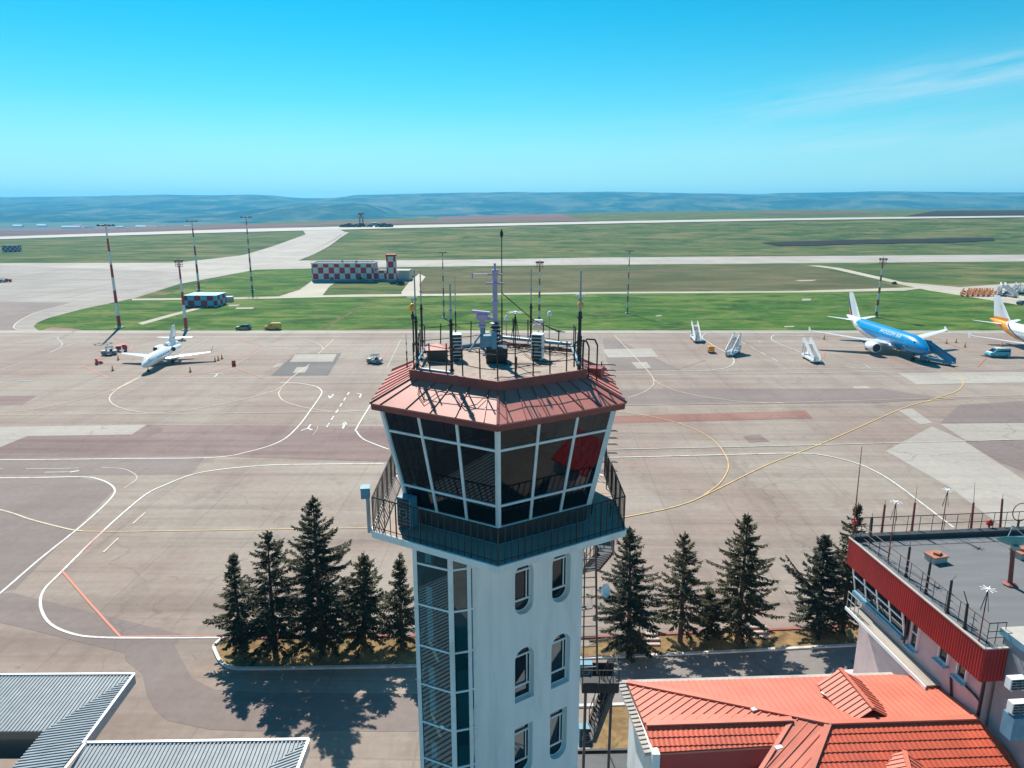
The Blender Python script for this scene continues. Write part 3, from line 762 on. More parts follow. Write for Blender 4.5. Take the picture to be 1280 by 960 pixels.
# --- cab
ZG0, ZG1 = 24.98, 28.26; RG0, RG1 = 3.22, 3.96
mb = MB(); mb.loft([hexr(3.16, ZB), hexr(3.2, ZG0-.02)]); mb.build('cab_sill_wall', M['dark'], tower)
for k in range(6):
    a0, b0, a1, b1 = hexp(RG0, ZG0, k), hexp(RG0, ZG0, (k+1) % 6), hexp(RG1, ZG1, k), hexp(RG1, ZG1, (k+1) % 6)
    gl = MB(); gl.face([a0, b0, b1, a1])
    w = gl.build('cab_window', M['cabglass'], tower)
    fr = MB(); nn = ((b0-a0).cross(a1-a0)).normalized(); 
    if nn.dot(Vector((a0.x-TC.x, a0.y-TC.y, 0))) < 0: nn = -nn
    for s in (1/3, 2/3): fr.bar(lerp(a0, b0, s), lerp(a1, b1, s), .085, .07, up=nn)
    for s, wd2 in ((.0, .1), (.225, .075), (.775, .075), (.985, .1)):
        fr.bar(lerp(a0, a1, s), lerp(b0, b1, s), .07, wd2, up=nn)
    fr.bar(a0, a1, .10, .15, up=nn); 
    fr.build('frame', M['white_metal'], w)
mb = MB(); mb.loft([hexr(3.1, ZG0-.1), hexr(3.1, ZG0+.03)]); mb.build('cab_floor', M['brownred'], tower)
mb = MB()
for k in range(6):
    a, b_ = hexp(2.95, 25.75, k), hexp(2.95, 25.75, (k+1) % 6); c_, d_ = hexp(2.3, 25.85, (k+1) % 6), hexp(2.3, 25.85, k)
    mb.slab([a, b_, c_, d_], .06)
    mb.slab([lerp(a, d_, .3)-Vector((0, 0, .07)), lerp(b_, c_, .3)-Vector((0, 0, .07)), c_-Vector((0, 0, .17)), d_-Vector((0, 0, .17))], .6)
    q = lerp(hexp(2.5, 26.1, k), hexp(2.5, 26.1, (k+1) % 6), .35); mb.box(q, (.5, .12, .38), R(60*k+30))
    q = lerp(hexp(2.5, 26.1, k), hexp(2.5, 26.1, (k+1) % 6), .7); mb.box(q, (.5, .12, .38), R(60*k+30))
mb.build('control_desk', mat('desk_laminate', (.28, .17, .07), .5), tower)
mb = MB(); mb.box((TC.x+.2, TC.y+.9, 26.4), (1.3, .9, 2.9)); mb.box((TC.x-.9, TC.y+.2, 25.5), (.5, .5, .9), R(30)); mb.box((TC.x+1, TC.y-.7, 25.5), (.5, .5, .9), R(-20))
mb.build('cab_core', M['dark'], tower)
# --- roof
ZE, ZE1, ZP, ZD = 28.22, 28.43, 29.0, 29.17
mb = MB(); mb.loft([hexr(3.6, ZE+.02), hexr(4.28, ZE), hexr(4.3, ZE1)], cap=False); mb.face(hexr(3.6, ZE+.02)[::-1])
mb.build('roof_fascia', M['roofband'], tower)
mb = MB(); sm_ = MB()
for k in range(6):
    a, b_, c_, d_ = hexp(4.33, ZE1, k), hexp(4.33, ZE1, (k+1) % 6), hexp(3.03, ZP, (k+1) % 6), hexp(3.03, ZP, k)
    mb.face([a, b_, c_, d_]); mb.face([a, b_, b_-Vector((0, 0, .04)), a-Vector((0, 0, .04))])
    nn = (b_-a).cross(d_-a).normalized()
    for i in range(7 if k not in (5,) else 5):
        n_ = 7 if k not in (5,) else 5
        s = (i+.5+random.uniform(-.08, .08))/n_
        sm_.bar(lerp(a, b_, s)+nn*.012, lerp(d_, c_, s)+nn*.012, .022, .035, up=nn)
    sm_.bar(a+nn*.01, d_+nn*.01, .05, .05, up=nn)
ro = mb.build('roof', M['roofpink'], tower)
sm_.build('standing_seam', mat('seam_dark_tin', (.30, .085, .07), .5, var=.2), ro)
mb = MB(); mb.loft([hexr(3.05, ZP-.05), hexr(3.06, ZP+.28), hexr(2.98, ZP+.28), hexr(2.96, ZD-.02)], cap=False)
mb.build('parapet', M['roofband'], tower)
mb = MB(); mb.face(hexr(2.98, ZD)); mb.build('roof_deck', M['gravel'], tower)
# deck railing: thin dark posts with two slack rails
mb = MB(); random.seed(3)
for k in range(6):
    a, b_ = hexp(2.9, ZD, k), hexp(2.9, ZD, (k+1) % 6)
    n_ = 5
    for i in range(n_):
        q = lerp(a, b_, i/n_); lean = Vector((random.uniform(-.03, .03), random.uniform(-.03, .03), 0)); h = random.choice((.72, .9, .95, 1.0))
        mb.tube(q, q+lean+Vector((0, 0, h)), .02, n=4)
    for zz in (.42, .85):
        pts = [lerp(a, b_, i/n_)+Vector((0, 0, zz+random.uniform(-.04, .04))) for i in range(n_+1)]
        mb.path(pts, .012, 4)
mb.build('deck_railing', M['black'], tower)
# front sill pipe and rear pipes lying on the deck edge
mb = MB()
for (a, b_, r) in ((hexp(2.75, ZD+.1, 5), lerp(hexp(2.75, ZD+.1, 5), hexp(2.75, ZD+.1, 0), .45), .05), (hexp(2.8, ZD+.3, 5), hexp(2.8, ZD+.3, 4), .04), (hexp(2.8, ZD+.12, 4), hexp(2.8, ZD+.12, 3), .06), (hexp(2.8, ZD+.3, 3), hexp(2.8, ZD+.3, 2), .06), (hexp(2.8, ZD+.25, 2), hexp(2.8, ZD+.25, 1), .05)):
    mb.tube(a, b_, r, n=8)
mb.build('deck_pipe', M['bluepaint'], tower, smooth=True)
# roof ladder with hoops at the right corner + stub railings
mb = MB()
base = hexp(3.0, 0, 1)+Vector((.1, .1, 0))
for dx, dy in ((0, 0), (.28, .25)):
    p = base+Vector((dx, dy, ZE1+.25))
    mb.path([p, p+Vector((0, 0, 1.25)), p+Vector((-.08, .03, 1.42)), p+Vector((-.3, .12, 1.42)), p+Vector((-.42, .16, 1.3)), p+Vector((-.42, .16, .6))], .025, 6)
mb.build('roof_ladder_hoop', M['black'], tower)
mb = MB()
for py in (456, 463, 469.5, 476.5, 484, 491):
    p = atY(752, py, 22.3); q = p+Vector((.42, .0, 0)); mb.path([p+Vector((-.5, 0, 0)), q, q+Vector((.05, .1, -.05)), q+Vector((0, .25, -.05)), p+Vector((-.4, .25, -.05))], .012, 4)
for py in (539, 548, 556, 567, 578, 589):
    p = atY(761, py, 23.0); q = p+Vector((.28, .0, 0)); mb.path([p+Vector((-.6, 0, 0)), q, q+Vector((.04, .1, -.05)), q+Vector((0, .25, -.05)), p+Vector((-.5, .25, -.05))], .012, 4)
mb.tube(atY(752, 452, 22.35), atY(752, 500, 22.35), .02); mb.tube(atY(758, 500, 23.1), atY(758, 640, 23.1), .02)
mb.build('rung_ladder', M['black'], tower)
mb = MB(); mb.box(atY(743, 464, 22.2), (.55, .5, .3), R(-20)); mb.build('hatch_box', M['roofband'], tower)
# cables over the roof and deck
random.seed(11); mb = MB()
for n_ in range(5):
    mb = MB()
    p = hexp(2.6, ZD+.03, 0)+Vector((random.uniform(-2.1, 2.1), random.uniform(.5, 3.8), 0)); pts = [p]
    a = random.uniform(0, 6.28)
    for i in range(7):
        a += random.uniform(-.9, .9); p = p+Vector((math.cos(a)*.3, math.sin(a)*.3, 0))
        d = p-Vector((TC.x, TC.y, p.z))
        if d.length > 2.4: p -= d.normalized()*(d.length-2.4)
        p.z = ZD+.03+random.uniform(0, .05); pts.append(p.copy())
    mb.path(pts, .013, 4); mb.build('cable', M['black'], tower)
for k, s0 in ((5, .55),):
    mb = MB()
    a, b_, c_, d_ = hexp(4.3, ZE1+.04, k), hexp(4.3, ZE1+.04, (k+1) % 6), hexp(3.05, ZP+.03, (k+1) % 6), hexp(3.05, ZP+.03, k)
    pts = []
    for i in range(9):
        u = max(0.03, min(.97, s0+(i-4)*.09+random.uniform(-.03, .03))); v = .15+.75*abs(math.sin(i*.7+k))*random.uniform(.7, 1)
        pts.append(lerp(lerp(a, b_, u), lerp(d_, c_, u), v)+Vector((0, 0, .03)))
    mb.path(pts, .012, 4); mb.build('cable', M['black'], tower)
mb = MB()
# thick coil at the rear right edge
for n_ in range(5):
    pts = []
    for i in range(10):
        q = lerp(hexp(2.55, ZD, 3), hexp(2.6, ZD, 1.75 if 0 else 2), i/9) if i else hexp(2.5, ZD, 3)
        pts.append(Vector((q.x+random.uniform(-.12, .12), q.y-random.uniform(.0, .5), ZD+.04+random.uniform(0, .22))))
    mb.path(pts, .018, 4)
mb.build('cable_coil', M['black'], tower)
# --- outside stair on the shaft's far side
fe = MB(); Yl = 24.2
fe.tube(atY(744.6, 672, Yl), atY(746.5, 842, Yl), .045, n=6); fe.tube(atY(731, 690, Yl), atY(729, 842, Yl), .03, n=6)
y = 699
while y < 842: fe.bar(atY(727, y, Yl), atY(745.4, y-1, Yl), .05, .035); y += 11.6+(y-700)*.012
fe.bar(atY(728, 760, Yl), atY(741, 758, Yl-.1), .3, .04); fe.build('ladder', M['dark'], tower)
def stairs(p, q, w, n, m=M['dark'], parent=tower):
    mb = MB(); p, q = Vector(p), Vector(q); d = q-p; s = Vector((-d.y, d.x, 0)).normalized()*w/2
    for sg in (-1, 1):
        mb.bar(p+s*sg, q+s*sg, .05, .2); up = Vector((0, 0, .95)); mb.tube(p+s*sg+up, q+s*sg+up, .022, n=5); mb.tube(p+s*sg+up*.5, q+s*sg+up*.5, .015, n=4)
        for i in range(5): t0 = lerp(p, q, i/4)+s*sg; mb.tube(t0, t0+up, .02, n=4)
    dirh = Vector((d.x, d.y, 0)).normalized()
    for i in range(n):
        c_ = lerp(p, q, (i+.5)/n); mb.bar(c_-s, c_+s, .24, .03)
    return mb.build('stair_flight', m, parent)
pl = atY(748, 851, 24.6)
stairs(atY(757, 690, 24.4), atY(738, 738-25, 25.4), .7, 9); stairs(atY(757, 690, 24.4)+Vector((0, 0, 0)), hexp(4.2, ZB-.5, 1)+Vector((-.4, .9, 0)), .6, 6)
mb = MB()
lz = pl.z-.35
mb.box((pl.x+.05, pl.y+.4, lz), (1.45, 1.3, .07))
for (x0, x1, yy) in ((-.66, .77, -.25), (-.66, .77, 1.05)):
    mb.box((pl.x+(x0+x1)/2, pl.y+yy, lz+.22), (x1-x0, .03, .42))
for i in range(8): mb.box((pl.x-.6+i*.19, pl.y-.27, lz+.24), (.05, .02, .3), mi=0)
for xx in (-.66, .0, .77): mb.tube((pl.x+xx, pl.y-.25, lz), (pl.x+xx, pl.y-.25, lz+1.0), .025); 
mb.tube((pl.x-.66, pl.y-.25, lz+1), (pl.x+.77, pl.y-.25, lz+1), .025); mb.tube((pl.x+.77, pl.y-.25, lz+1), (pl.x+.77, pl.y+1.05, lz+1), .025)
mb.build('stair_landing', M['black'], tower)
stairs((pl.x+.5, pl.y+.2, lz-.05), (pl.x-.2, pl.y+.1, lz-2.3), .8, 12)
mb = MB(); mb.tube((pl.x-.5, pl.y, 0), (pl.x-.5, pl.y, lz), .06, n=8); mb.tube((pl.x+.7, pl.y+1, 0), (pl.x+.7, pl.y+1, lz), .06, n=8); mb.build('stair_post', M['dark'], tower)
# ------------------------------------------------------------------ things standing on / fixed to the tower
def ac_unit(name, c, w, d, h, label, rz=0, cat='air conditioner', group=None, body='white_metal'):
    t_ = thing(name, label, cat, c, group); c = Vector(c); q = Matrix.Rotation(rz, 3, 'Z')
    P = lambda x, y, z: c+q@Vector((x, y, z))
    mb = MB(); mb.box(P(0, 0, h/2+.06), (w, d, h), rz)
    for sx in (-1, 1): mb.box(P(sx*w*.35, 0, .03), (.05, d, .06), rz)
    mb.build('casing', M[body], t_)
    mb = MB(); n_ = max(4, int(h/.11))
    for i in range(n_): mb.box(P(0, -d/2-.012, .06+h*(i+.5)/n_), (w*.86, .02, h/n_*.62), rz)
    mb.build('grille', M['black'], t_)
    mb = MB(); ring = [P(math.cos(a)*min(w, h)*.3, -d/2-.03, h*.5+.06+math.sin(a)*min(w, h)*.3) for a in [2*math.pi*i/12 for i in range(13)]]; mb.path(ring, .012, 4); mb.build('fan_guard', M['grey'], t_)
    return t_
def D(px, py): return G(px, py, ZD)
ac_unit('air_conditioner', D(570, 449), .36, .42, .78, 'white louvred unit beside the dark post at the near-left of the tower roof deck', R(12))
ac_unit('air_conditioner', D(672, 449), .36, .42, .78, 'white louvred unit right of the cone aerial on the tower roof deck', R(-12))
ac_unit('air_conditioner', (hexp(3.75, ZB, 5).x+.45, hexp(3.75, ZB, 5).y-.1, ZB), .5, .35, .95, 'blue grey unit standing on the balcony under the tilted cab glass', R(-30), body='bluepaint')
def vent_box(p, label, capm, w=.62, h=.42):
    t_ = thing('vent_box', label, 'roof vent', p); mb = MB(); mb.box(p+Vector((0, 0, h/2)), (w, w, h), R(8))
    for i in range(3): mb.box(p+Vector((0, 0, .08+i*.13)), (w+.03, w+.03, .03), R(8))
    mb.build('body', M['dark'], t_)
    mb = MB(); q = p+Vector((0, 0, h)); r = [q+Matrix.Rotation(R(8+90*i), 3, 'Z')@Vector((w*.62, w*.62, 0)) for i in range(4)]; a = q+Vector((0, 0, .16))
    for i in range(4): mb.face([r[i], r[(i+1) % 4], a])
    mb.face(r[::-1]); mb.build('cap', M[capm], t_)
vent_box(D(547, 451), 'dark vent box with pink tin cap at the left of the tower roof deck', 'roofpink')
pm = D(621, 452)
# central mast
t_ = thing('radio_mast', 'lilac mast with cross arms on a black box at the middle of the tower deck', 'mast', pm)
mb = MB(); mb.box(pm+Vector((0, 0, .24)), (.66, .6, .48)); mb.box(pm+Vector((0, 0, .2)), (.7, .64, .05)); mb.box(pm+Vector((0, 0, .36)), (.7, .64, .05)); mb.build('base_box', M['black'], t_)
top = atY(617, 329, pm.y).z; px_ = atY(619, 400, pm.y).x
mb = MB(); mb.tube((px_, pm.y, pm.z+.48), (px_, pm.y, top-.3), .085, .075, 8); mb.tube((px_, pm.y, top-.3), (px_, pm.y, top), .04, n=6)
for zz in (.62, .8, .92): mb.lathe((px_, pm.y, pm.z+(top-pm.z)*zz), [(.1, -.05), (.12, 0), (.1, .05)], 8)
mb.build('pole', M['lilac'], t_, True)
mb = MB()
for i in range(6): mb.lathe((px_, pm.y, pm.z+.55+i*.13), [(.1, 0), (.19, .03), (.19, .05), (.1, .08)], 10)
mb.build('insulator', M['dark'], t_, True)
mb = MB(); zz = atY(600, 343, pm.y).z; mb.tube((px_, pm.y, zz), (atY(590, 343, pm.y).x, pm.y, zz), .02, n=5); mb.tube((atY(590.5, 343, pm.y).x, pm.y, zz+.05), (atY(590.5, 343, pm.y).x, pm.y, zz-.14), .02, n=5)
mb.box((px_+.0, pm.y, zz), (.46, .05, .05)); mb.box((px_, pm.y, zz-.28), (.56, .05, .05)); mb.build('cross_arm', M['lilac'], t_)
mb = MB(); mb.box((px_-.03, pm.y-.25, pm.z+.75), (.16, .2, .55)); mb.box((px_-.22, pm.y-.1, pm.z+.7), (.3, .3, .35)); mb.build('equipment_box', M['bluepaint'], t_)
# radar-like head on tripod
pr_ = D(603, 436); t_ = thing('searchlight', 'lilac twin-barrelled light head on a blue tripod next to the tall mast', 'signal light', pr_)
zt = atY(603, 409, pr_.y).z
mb = MB(); mb.tube(pr_, (pr_.x, pr_.y, zt), .09, .07, 8); mb.tube(D(586, 440), (pr_.x, pr_.y, zt-.15), .035, n=6); mb.tube(pr_+Vector((.3, .4, 0)), (pr_.x, pr_.y, zt-.15), .035, n=6); mb.tube((pr_.x, pr_.y, zt-.3), (pr_.x+.5, pr_.y, pr_.z+.3), .035, n=6); mb.build('tripod', M['bluepaint'], t_)
mb = MB(); q = Vector((pr_.x, pr_.y, zt)); mb.lathe(q, [(.14, 0), (.16, .05), (.1, .12), (.1, .3)], 10); mb.box(q+Vector((0, 0, .36)), (.4, .26, .2)); mb.box(q+Vector((-.03, 0, .52)), (.62, .2, .09), M4=Matrix.Rotation(R(6), 3, 'Y')); mb.box(q+Vector((.22, 0, .3)), (.3, .14, .1)); mb.build('head', M['lilac'], t_)
# whip with bulb
pw_ = D(640, 446); t_ = thing('whip_aerial', 'tallest thin black aerial with a pear shaped tip on the tower roof', 'aerial', pw_)
tz = atY(627, 291, pw_.y); mb = MB(); mb.tube((tz.x, pw_.y, pw_.z), (tz.x, pw_.y, lerp(pw_.z, tz.z, .45)), .028, n=6); mb.tube((tz.x, pw_.y, lerp(pw_.z, tz.z, .45)), (tz.x, pw_.y, tz.z), .017, n=6); mb.build('pole', M['dark'], t_)
mb = MB(); mb.lathe((tz.x, pw_.y, tz.z-.05), [(.015, -.12), (.055, -.02), (.05, .05), (.012, .16)], 8); mb.build('tip', M['black'], t_, True)
mb = MB(); mb.path([(tz.x, pw_.y, tz.z-1.9), (tz.x+1.0, pw_.y-.1, tz.z-2.75), (hexp(2.8, 0, 2).x-.4, hexp(2.8, 0, 2).y, ZD+.7)], .014, 4); mb.build('guy_wire', M['black'], t_)
def deck_aerial(base, toppx, label, thick=.38, r=.042, kind=0, cat_='aerial', group=None):
    t_ = thing('aerial', label, cat_, base, group); zt = atY(toppx[0], toppx[1], base.y).z; h = zt-base.z
    mb = MB(); mb.tube(base, base+Vector((0, 0, h*thick)), r, n=6)
    for zz in (.1, .5, .9): mb.lathe(base+Vector((0, 0, h*thick*zz)), [(r*1.5, -.03), (r*1.5, .03)], 6)
    mb.build('mounting_pole', M['black'], t_)
    mb = MB(); mb.tube(base+Vector((0, 0, h*thick)), base+Vector((0, 0, h)), r*.62, r*.5, 6); mb.lathe(base+Vector((0, 0, h*.72)), [(r*1.1, -.04), (r*1.1, .04)], 6); mb.build('rod', M['grey'], t_)
    return t_
hx = lambda k, r=2.95: hexp(r, ZD, k)
deck_aerial(hexp(2.96, ZD, 5)+Vector((.12, .25, 0)), (508.6, 337), 'grey rod aerial at the left deck corner, nearer of the pair at the amber lamp', .55)
deck_aerial(D(528, 431), (524.6, 338), 'grey rod aerial at the left deck edge, the one further back beyond the amber lamp', .55)
deck_aerial(D(565, 470), (561.5, 354), 'dark post with thin grey rod standing before the white louvred unit near the front parapet', .62, .05)
deck_aerial(D(570, 424), (569, 345), 'slender grey rod standing at the rear edge behind the white louvred unit', .45, .022)
deck_aerial(D(663.5, 425), (663.8, 336), 'black post with grey rod at the rear edge between the masthead and cable coil', .52)
deck_aerial(hexp(2.96, ZD, 1)+Vector((-.14, .25, 0)), (730, 338), 'tall grey rod beside the amber lamp by the ladder hoops', .6, .055)
def obstruction_lamp(base, px, label):
    t_ = thing('warning_lamp', label, 'warning lamp', base); z = atY(px[0], px[1], base.y).z
    mb = MB(); mb.tube(base, (base.x, base.y, z-.08), .03, n=6); mb.box((base.x, base.y, z-.3), (.1, .1, .18)); mb.tube((base.x-.02, base.y, z+.3), (base.x+.02, base.y, z+.1), .012); mb.build('post', M['black'], t_)
    mb = MB(); mb.lathe((base.x, base.y, z), [(.05, -.12), (.1, -.08), (.11, .06), (.06, .13), (.01, .15)], 10); mb.build('lamp_body', M['yellow'], t_, True)
    mb = MB(); mb.box((base.x, base.y, z+.34), (.34, .05, .04)); mb.build('crossbar', M['white_metal'], t_)
obstruction_lamp(D(517.5, 440), (516.5, 384.5), 'amber warning lamp between the paired rods at the left deck corner')
obstruction_lamp(D(724.5, 436), (723.5, 381.5), 'amber warning lamp beside the ladder hoops at the right deck corner')
def cone_aerial(base, px, label, s=1.0, m='black', legs=True, pole=None):
    t_ = thing('cone_aerial', label, 'aerial', base); z = atY(px[0], px[1], base.y).z
    mb = MB(); mb.tube(base, (base.x, base.y, z-.02), .024*s, .016*s, 6); mb.build('pole', M[pole or m], t_)
    mb = MB()
    if legs:
        for i in range(6):
            a = i*math.pi/3; mb.tube((base.x, base.y, z-.05), (base.x+.13*s*math.cos(a), base.y+.13*s*math.sin(a), z-.8*s), .009*s, n=4)
    mb.build('skirt_rods', M[m], t_)
    mb = MB()
    for i in range(8):
        a = i*math.pi/4; mb.bar((base.x, base.y, z), (base.x+.25*s*math.cos(a), base.y+.25*s*math.sin(a), z), .028*s, .012)
    mb.lathe((base.x, base.y, z), [(.07*s, -.02), (.07*s, .03)], 8); mb.build('top_disc', M['white_metal'], t_)
cone_aerial(D(644, 471), (642.5, 390.5), 'black cone aerial with flat white top at the front of the tower deck')
def dome_aerial(base, px, label, r=.085):
    t_ = thing('dome_aerial', label, 'aerial', base); z = atY(px[0], px[1], base.y).z
    mb = MB(); mb.tube(base, (base.x, base.y, z-.05), .018, n=6); mb.build('pole', M['grey'], t_)
    mb = MB(); mb.lathe((base.x, base.y, z), [(r, -.08), (r, 0), (r*.75, .06), (r*.3, .09), (.005, .1)], 10); mb.build('dome', M['white_metal'], t_, True)
dome_aerial(D(686.5, 424), (686.5, 392), 'small white dome aerial on a grey stick, furthest right on the tower deck')
dome_aerial(D(633, 423), (633, 397.5), 'small white dome aerial just right of the lilac mast base', .07)
deck_aerial(D(509, 460), (507, 417), 'short leaning grey stick outside the left deck corner', .5, .016)
mb = MB(); q = D(673, 424); mb.box(q+Vector((0, 0, .5)), (.42, .22, .12)); mb.box(q+Vector((0, 0, .68)), (.3, .18, .1)); mb.box(q+Vector((0, 0, .22)), (.05, .05, .45))
one('camera_housing', mb, M['white_metal'], 'pale camera housing on a stub post at the rear right of the tower deck', 'camera', loc=q)
# box on the balcony rail
bx = hexp(4.55, 0, 5)+Vector((-.12, .35, 0))
t_ = thing('floodlight', 'blue grey floodlight box on a post outside the balcony rail', 'floodlight', (bx.x, bx.y, ZB))
mb = MB(); mb.box((bx.x, bx.y, ZB+1.12), (.26, .32, .3), R(8)); mb.box((bx.x, bx.y, ZB+1.29), (.29, .35, .04), R(8)); mb.build('housing', M['bluepaint'], t_)
mb = MB(); mb.tube((bx.x+.06, bx.y, ZB-.2), (bx.x+.06, bx.y, ZB+.95), .06, n=8); mb.build('post', M['grey'], t_)
# dish on the ladder
dp = atY(756.5, 738, 24.0); t_ = thing('dish_aerial', 'round white dish bolted to the ladder in front of the spruce', 'dish', dp)
mb = MB(); nd = Vector((.75, -.6, .25)).normalized(); u = nd.cross(Vector((0, 0, 1))).normalized(); v_ = nd.cross(u)
rings = []
for r, d_ in ((.01, -.12), (.12, -.1), (.22, -.03), (.26, .05), (.245, .06), (.2, -.01), (.1, -.07), (.01, -.09)):
    rings.append([dp+nd*d_+u*(r*math.cos(a))+v_*(r*math.sin(a)) for a in [2*math.pi*i/16 for i in range(16)]])
mb.loft(rings); mb.build('reflector', M['white_metal'], t_, True)
mb = MB(); mb.tube(dp-nd*.1, atY(746, 738, 24.2), .03, n=6); mb.lathe(dp-nd*.18, [(.09, -.09), (.09, .09)], 8); mb.build('bracket', M['grey'], t_)
ac_unit('air_conditioner', atY(732, 842, 24.9)-Vector((0, 0, .1)), .5, .3, .55, 'blue grey unit on the tower wall above the dark stair landing', 0, body='bluepaint')
ac_unit('air_conditioner', atY(732, 932, 25.0), .6, .35, .9, 'blue grey unit on the tower wall below the dark stair landing', 0, body='bluepaint')
# ================================================================== BUILDINGS NEAR THE TOWER
def plane_frame(poly):
    P = [Vector(p) for p in poly]; n = Vector((0, 0, 0))
    for a, b_ in zip(P, P[1:]+P[:1]): n += Vector(((a.y-b_.y)*(a.z+b_.z), (a.z-b_.z)*(a.x+b_.x), (a.x-b_.x)*(a.y+b_.y)))
    n.normalize()
    if n.z < 0: n = -n
    return P, n
def ribs(mb, poly, d, spacing, w, h, mi=0):
    """raised seams across a convex polygon, running along d"""
    P, n = plane_frame(poly); d = Vector(d); d = (d-n*d.dot(n)).normalized(); e = n.cross(d)
    o = P[0]; C2 = [((p-o).dot(e), (p-o).dot(d)) for p in P]
    a = min(c[0] for c in C2)+spacing*.5
    while a < max(c[0] for c in C2):
        hit = []
        for (x0, y0), (x1, y1) in zip(C2, C2[1:]+C2[:1]):
            if (x0-a)*(x1-a) < 0: hit.append(y0+(y1-y0)*(a-x0)/(x1-x0))
        if len(hit) >= 2 and max(hit)-min(hit) > .05:
            p, q = o+e*a+d*min(hit)+n*h/2, o+e*a+d*max(hit)+n*h/2
            mb.bar(p, q, w, h, mi, up=n)
        a += spacing
def tiles(poly, e, row=.35, wave=.2, parent=None, m=None, name='tile_slope'):
    """stamped tile sheet: scalloped rows that step down the slope"""
    P, n = plane_frame(poly); e = Vector(e); e = (e-n*e.dot(n)).normalized(); s = n.cross(e)
    if s.z < 0: s = -s
    o = P[0]; C2 = [((p-o).dot(e), (p-o).dot(s)) for p in P]
    a0, a1 = min(c[0] for c in C2), max(c[0] for c in C2); b0, b1 = min(c[1] for c in C2), max(c[1] for c in C2)
    bm = bmesh.new(); N = int((a1-a0)/wave*6)+2
    y = b0-.1
    while y < b1+.1:
        ro = []
        for (yy, hh) in ((y, .0), (y, .034), (y+row, .002)):
            L = []
            for i in range(N):
                x = a0+(a1-a0)*i/(N-1); ph = 2*math.pi*x/wave
                wv = .018*(.5+.5*math.cos(ph)); dy = -.035*(.5+.5*math.cos(ph)) if yy == y else 0
                L.append(bm.verts.new(o+e*x+s*(yy+dy)+n*(wv+hh)))
            ro.append(L)
        for A, B in zip(ro, ro[1:]):
            for i in range(N-1): bm.faces.new((A[i], A[i+1], B[i+1], B[i]))
        y += row
    cen = sum(P, Vector())/len(P)
    for p, q in zip(P, P[1:]+P[:1]):
        no = (q-p).cross(n).normalized()
        if (cen-p).dot(no) > 0: no = -no
        bmesh.ops.bisect_plane(bm, geom=bm.verts[:]+bm.edges[:]+bm.faces[:], plane_co=p, plane_no=no, clear_outer=True)
    me = bpy.data.meshes.new(name); off = parent.location if parent else Vector()
    if parent and parent.parent: off = off+parent.parent.location
    bmesh.ops.translate(bm, verts=bm.verts, vec=-off); bm.normal_update()
    bm.to_mesh(me); bm.free(); me.materials.append(m or M['tile'])
    ob_ = bpy.data.objects.new(name, me); COL.objects.link(ob_)
    if parent: ob_.parent = parent
    return ob_
# ------------------------------------------------------------------ orange roofed building
ZR, ZEV = 14.2, 13.6
R1, R2 = G(1036, 904, ZR), G(1222, 898, ZR)
E1, E2 = G(784, 853, ZEV), G(1118, 843, ZEV)
E2b = R2+Vector((.35, 3.2, -.55))
W1 = G(808, 906, 13.62)
pn_ = (R1-E1).cross(W1-E1)          # side slope plane through the eave, the ridge end and the wing's low corner
def onleft(px, py): return onplane(px, py, E1, pn_)
W2 = onleft(990, 900); LE = onleft(805, 903); Hf = G(1012, 968, 13.5); V1 = G(966, 938, 13.6)
house = thing('orange_roofed_building', 'building with hipped bright orange tile roof beside the tower', 'building', (R1.x, R1.y-3, 0))
Hdn = (Hf-R1).normalized(); Hlow = R1+Hdn*3.1
Vdn = (V1-W2).normalized(); Vlow = W2+Vdn*3.2
mb = MB(); mb.slab([E1, E2, E2b, R2, R1], .12); ribs(mb, [E1, E2, E2b, R2, R1], (0, -1, .3), .26, .05, .03)
mb.build('rear_slope', M['tin_orange'], house)
mb = MB(); q = [E1, R1, W2, LE]; mb.slab(q, .1)
q2 = [R1, Hlow, Vlow, W2]; mb.slab(q2, .1)
dslope = Vector((-1, -.75, -.1))
ribs(mb, q, dslope, .30, .05, .035); ribs(mb, q2, dslope, .30, .05, .035)
mb.build('side_slope', M['tin_orange'], house)
fs = (R2-R1).normalized()
fd = (Hlow-R1)-fs*(Hlow-R1).dot(fs)           # straight down the front slope
front = [R1, R2, R2+fs*.75+fd, Hlow]
tiles(front, fs, parent=house)
mb = MB(); mb.slab([p-Vector((0, 0, .06)) for p in front], .1); mb.build('front_slope_base', M['tin_orange'], house)
# wing
we = (W2-W1).normalized(); wf1 = G(817, 941, 13.2); wfl = wf1-W1; wfd = wfl-we*wfl.dot(we)
wr = onplane(984, 931, W1, (W2-W1).cross(wfd))
wing = [W1-we*.05, W2, wr, wf1]
tiles(wing, we, parent=house, name='wing_tile_slope')
mb = MB(); mb.slab([p-Vector((0, 0, .05)) for p in wing], .08); mb.face([W1+Vector((0, 0, .02)), W2+Vector((0, 0, .02)), onleft(930, 893)+Vector((0, 0, .03)), onleft(812, 894)+Vector((0, 0, .03))])
mb.build('wing_slope_base', M['tin_orange'], house)
mb = MB(); up = Vector((0, 0, .05))
for a, b_ in ((R1, R2), (R1, Hlow), (E1, R1), (W1, W2)): mb.bar(a+up, b_+up, .24, .07)
mb.bar(W2+up*.5, Vlow+up*.5, .16, .05); mb.build('ridge_cap', M['tin_orange'], house)
mb = MB(); g1, g2 = E1-Vector((.25, -.1, .12)), wf1-Vector((.18, 0, .1))
mb.bar(g1, g2, .34, .1); ribs(mb, [g1+Vector((-.17, 0, .06)), g1+Vector((.17, 0, .06)), g2+Vector((.17, 0, .06)), g2+Vector((-.17, 0, .06))], (1, .2, 0), .22, .08, .03)
mb.bar(E1+Vector((-.2, .12, -.1)), E2+Vector((0, .12, -.1)), .2, .12); mb.build('gutter', M['concrete'], house)
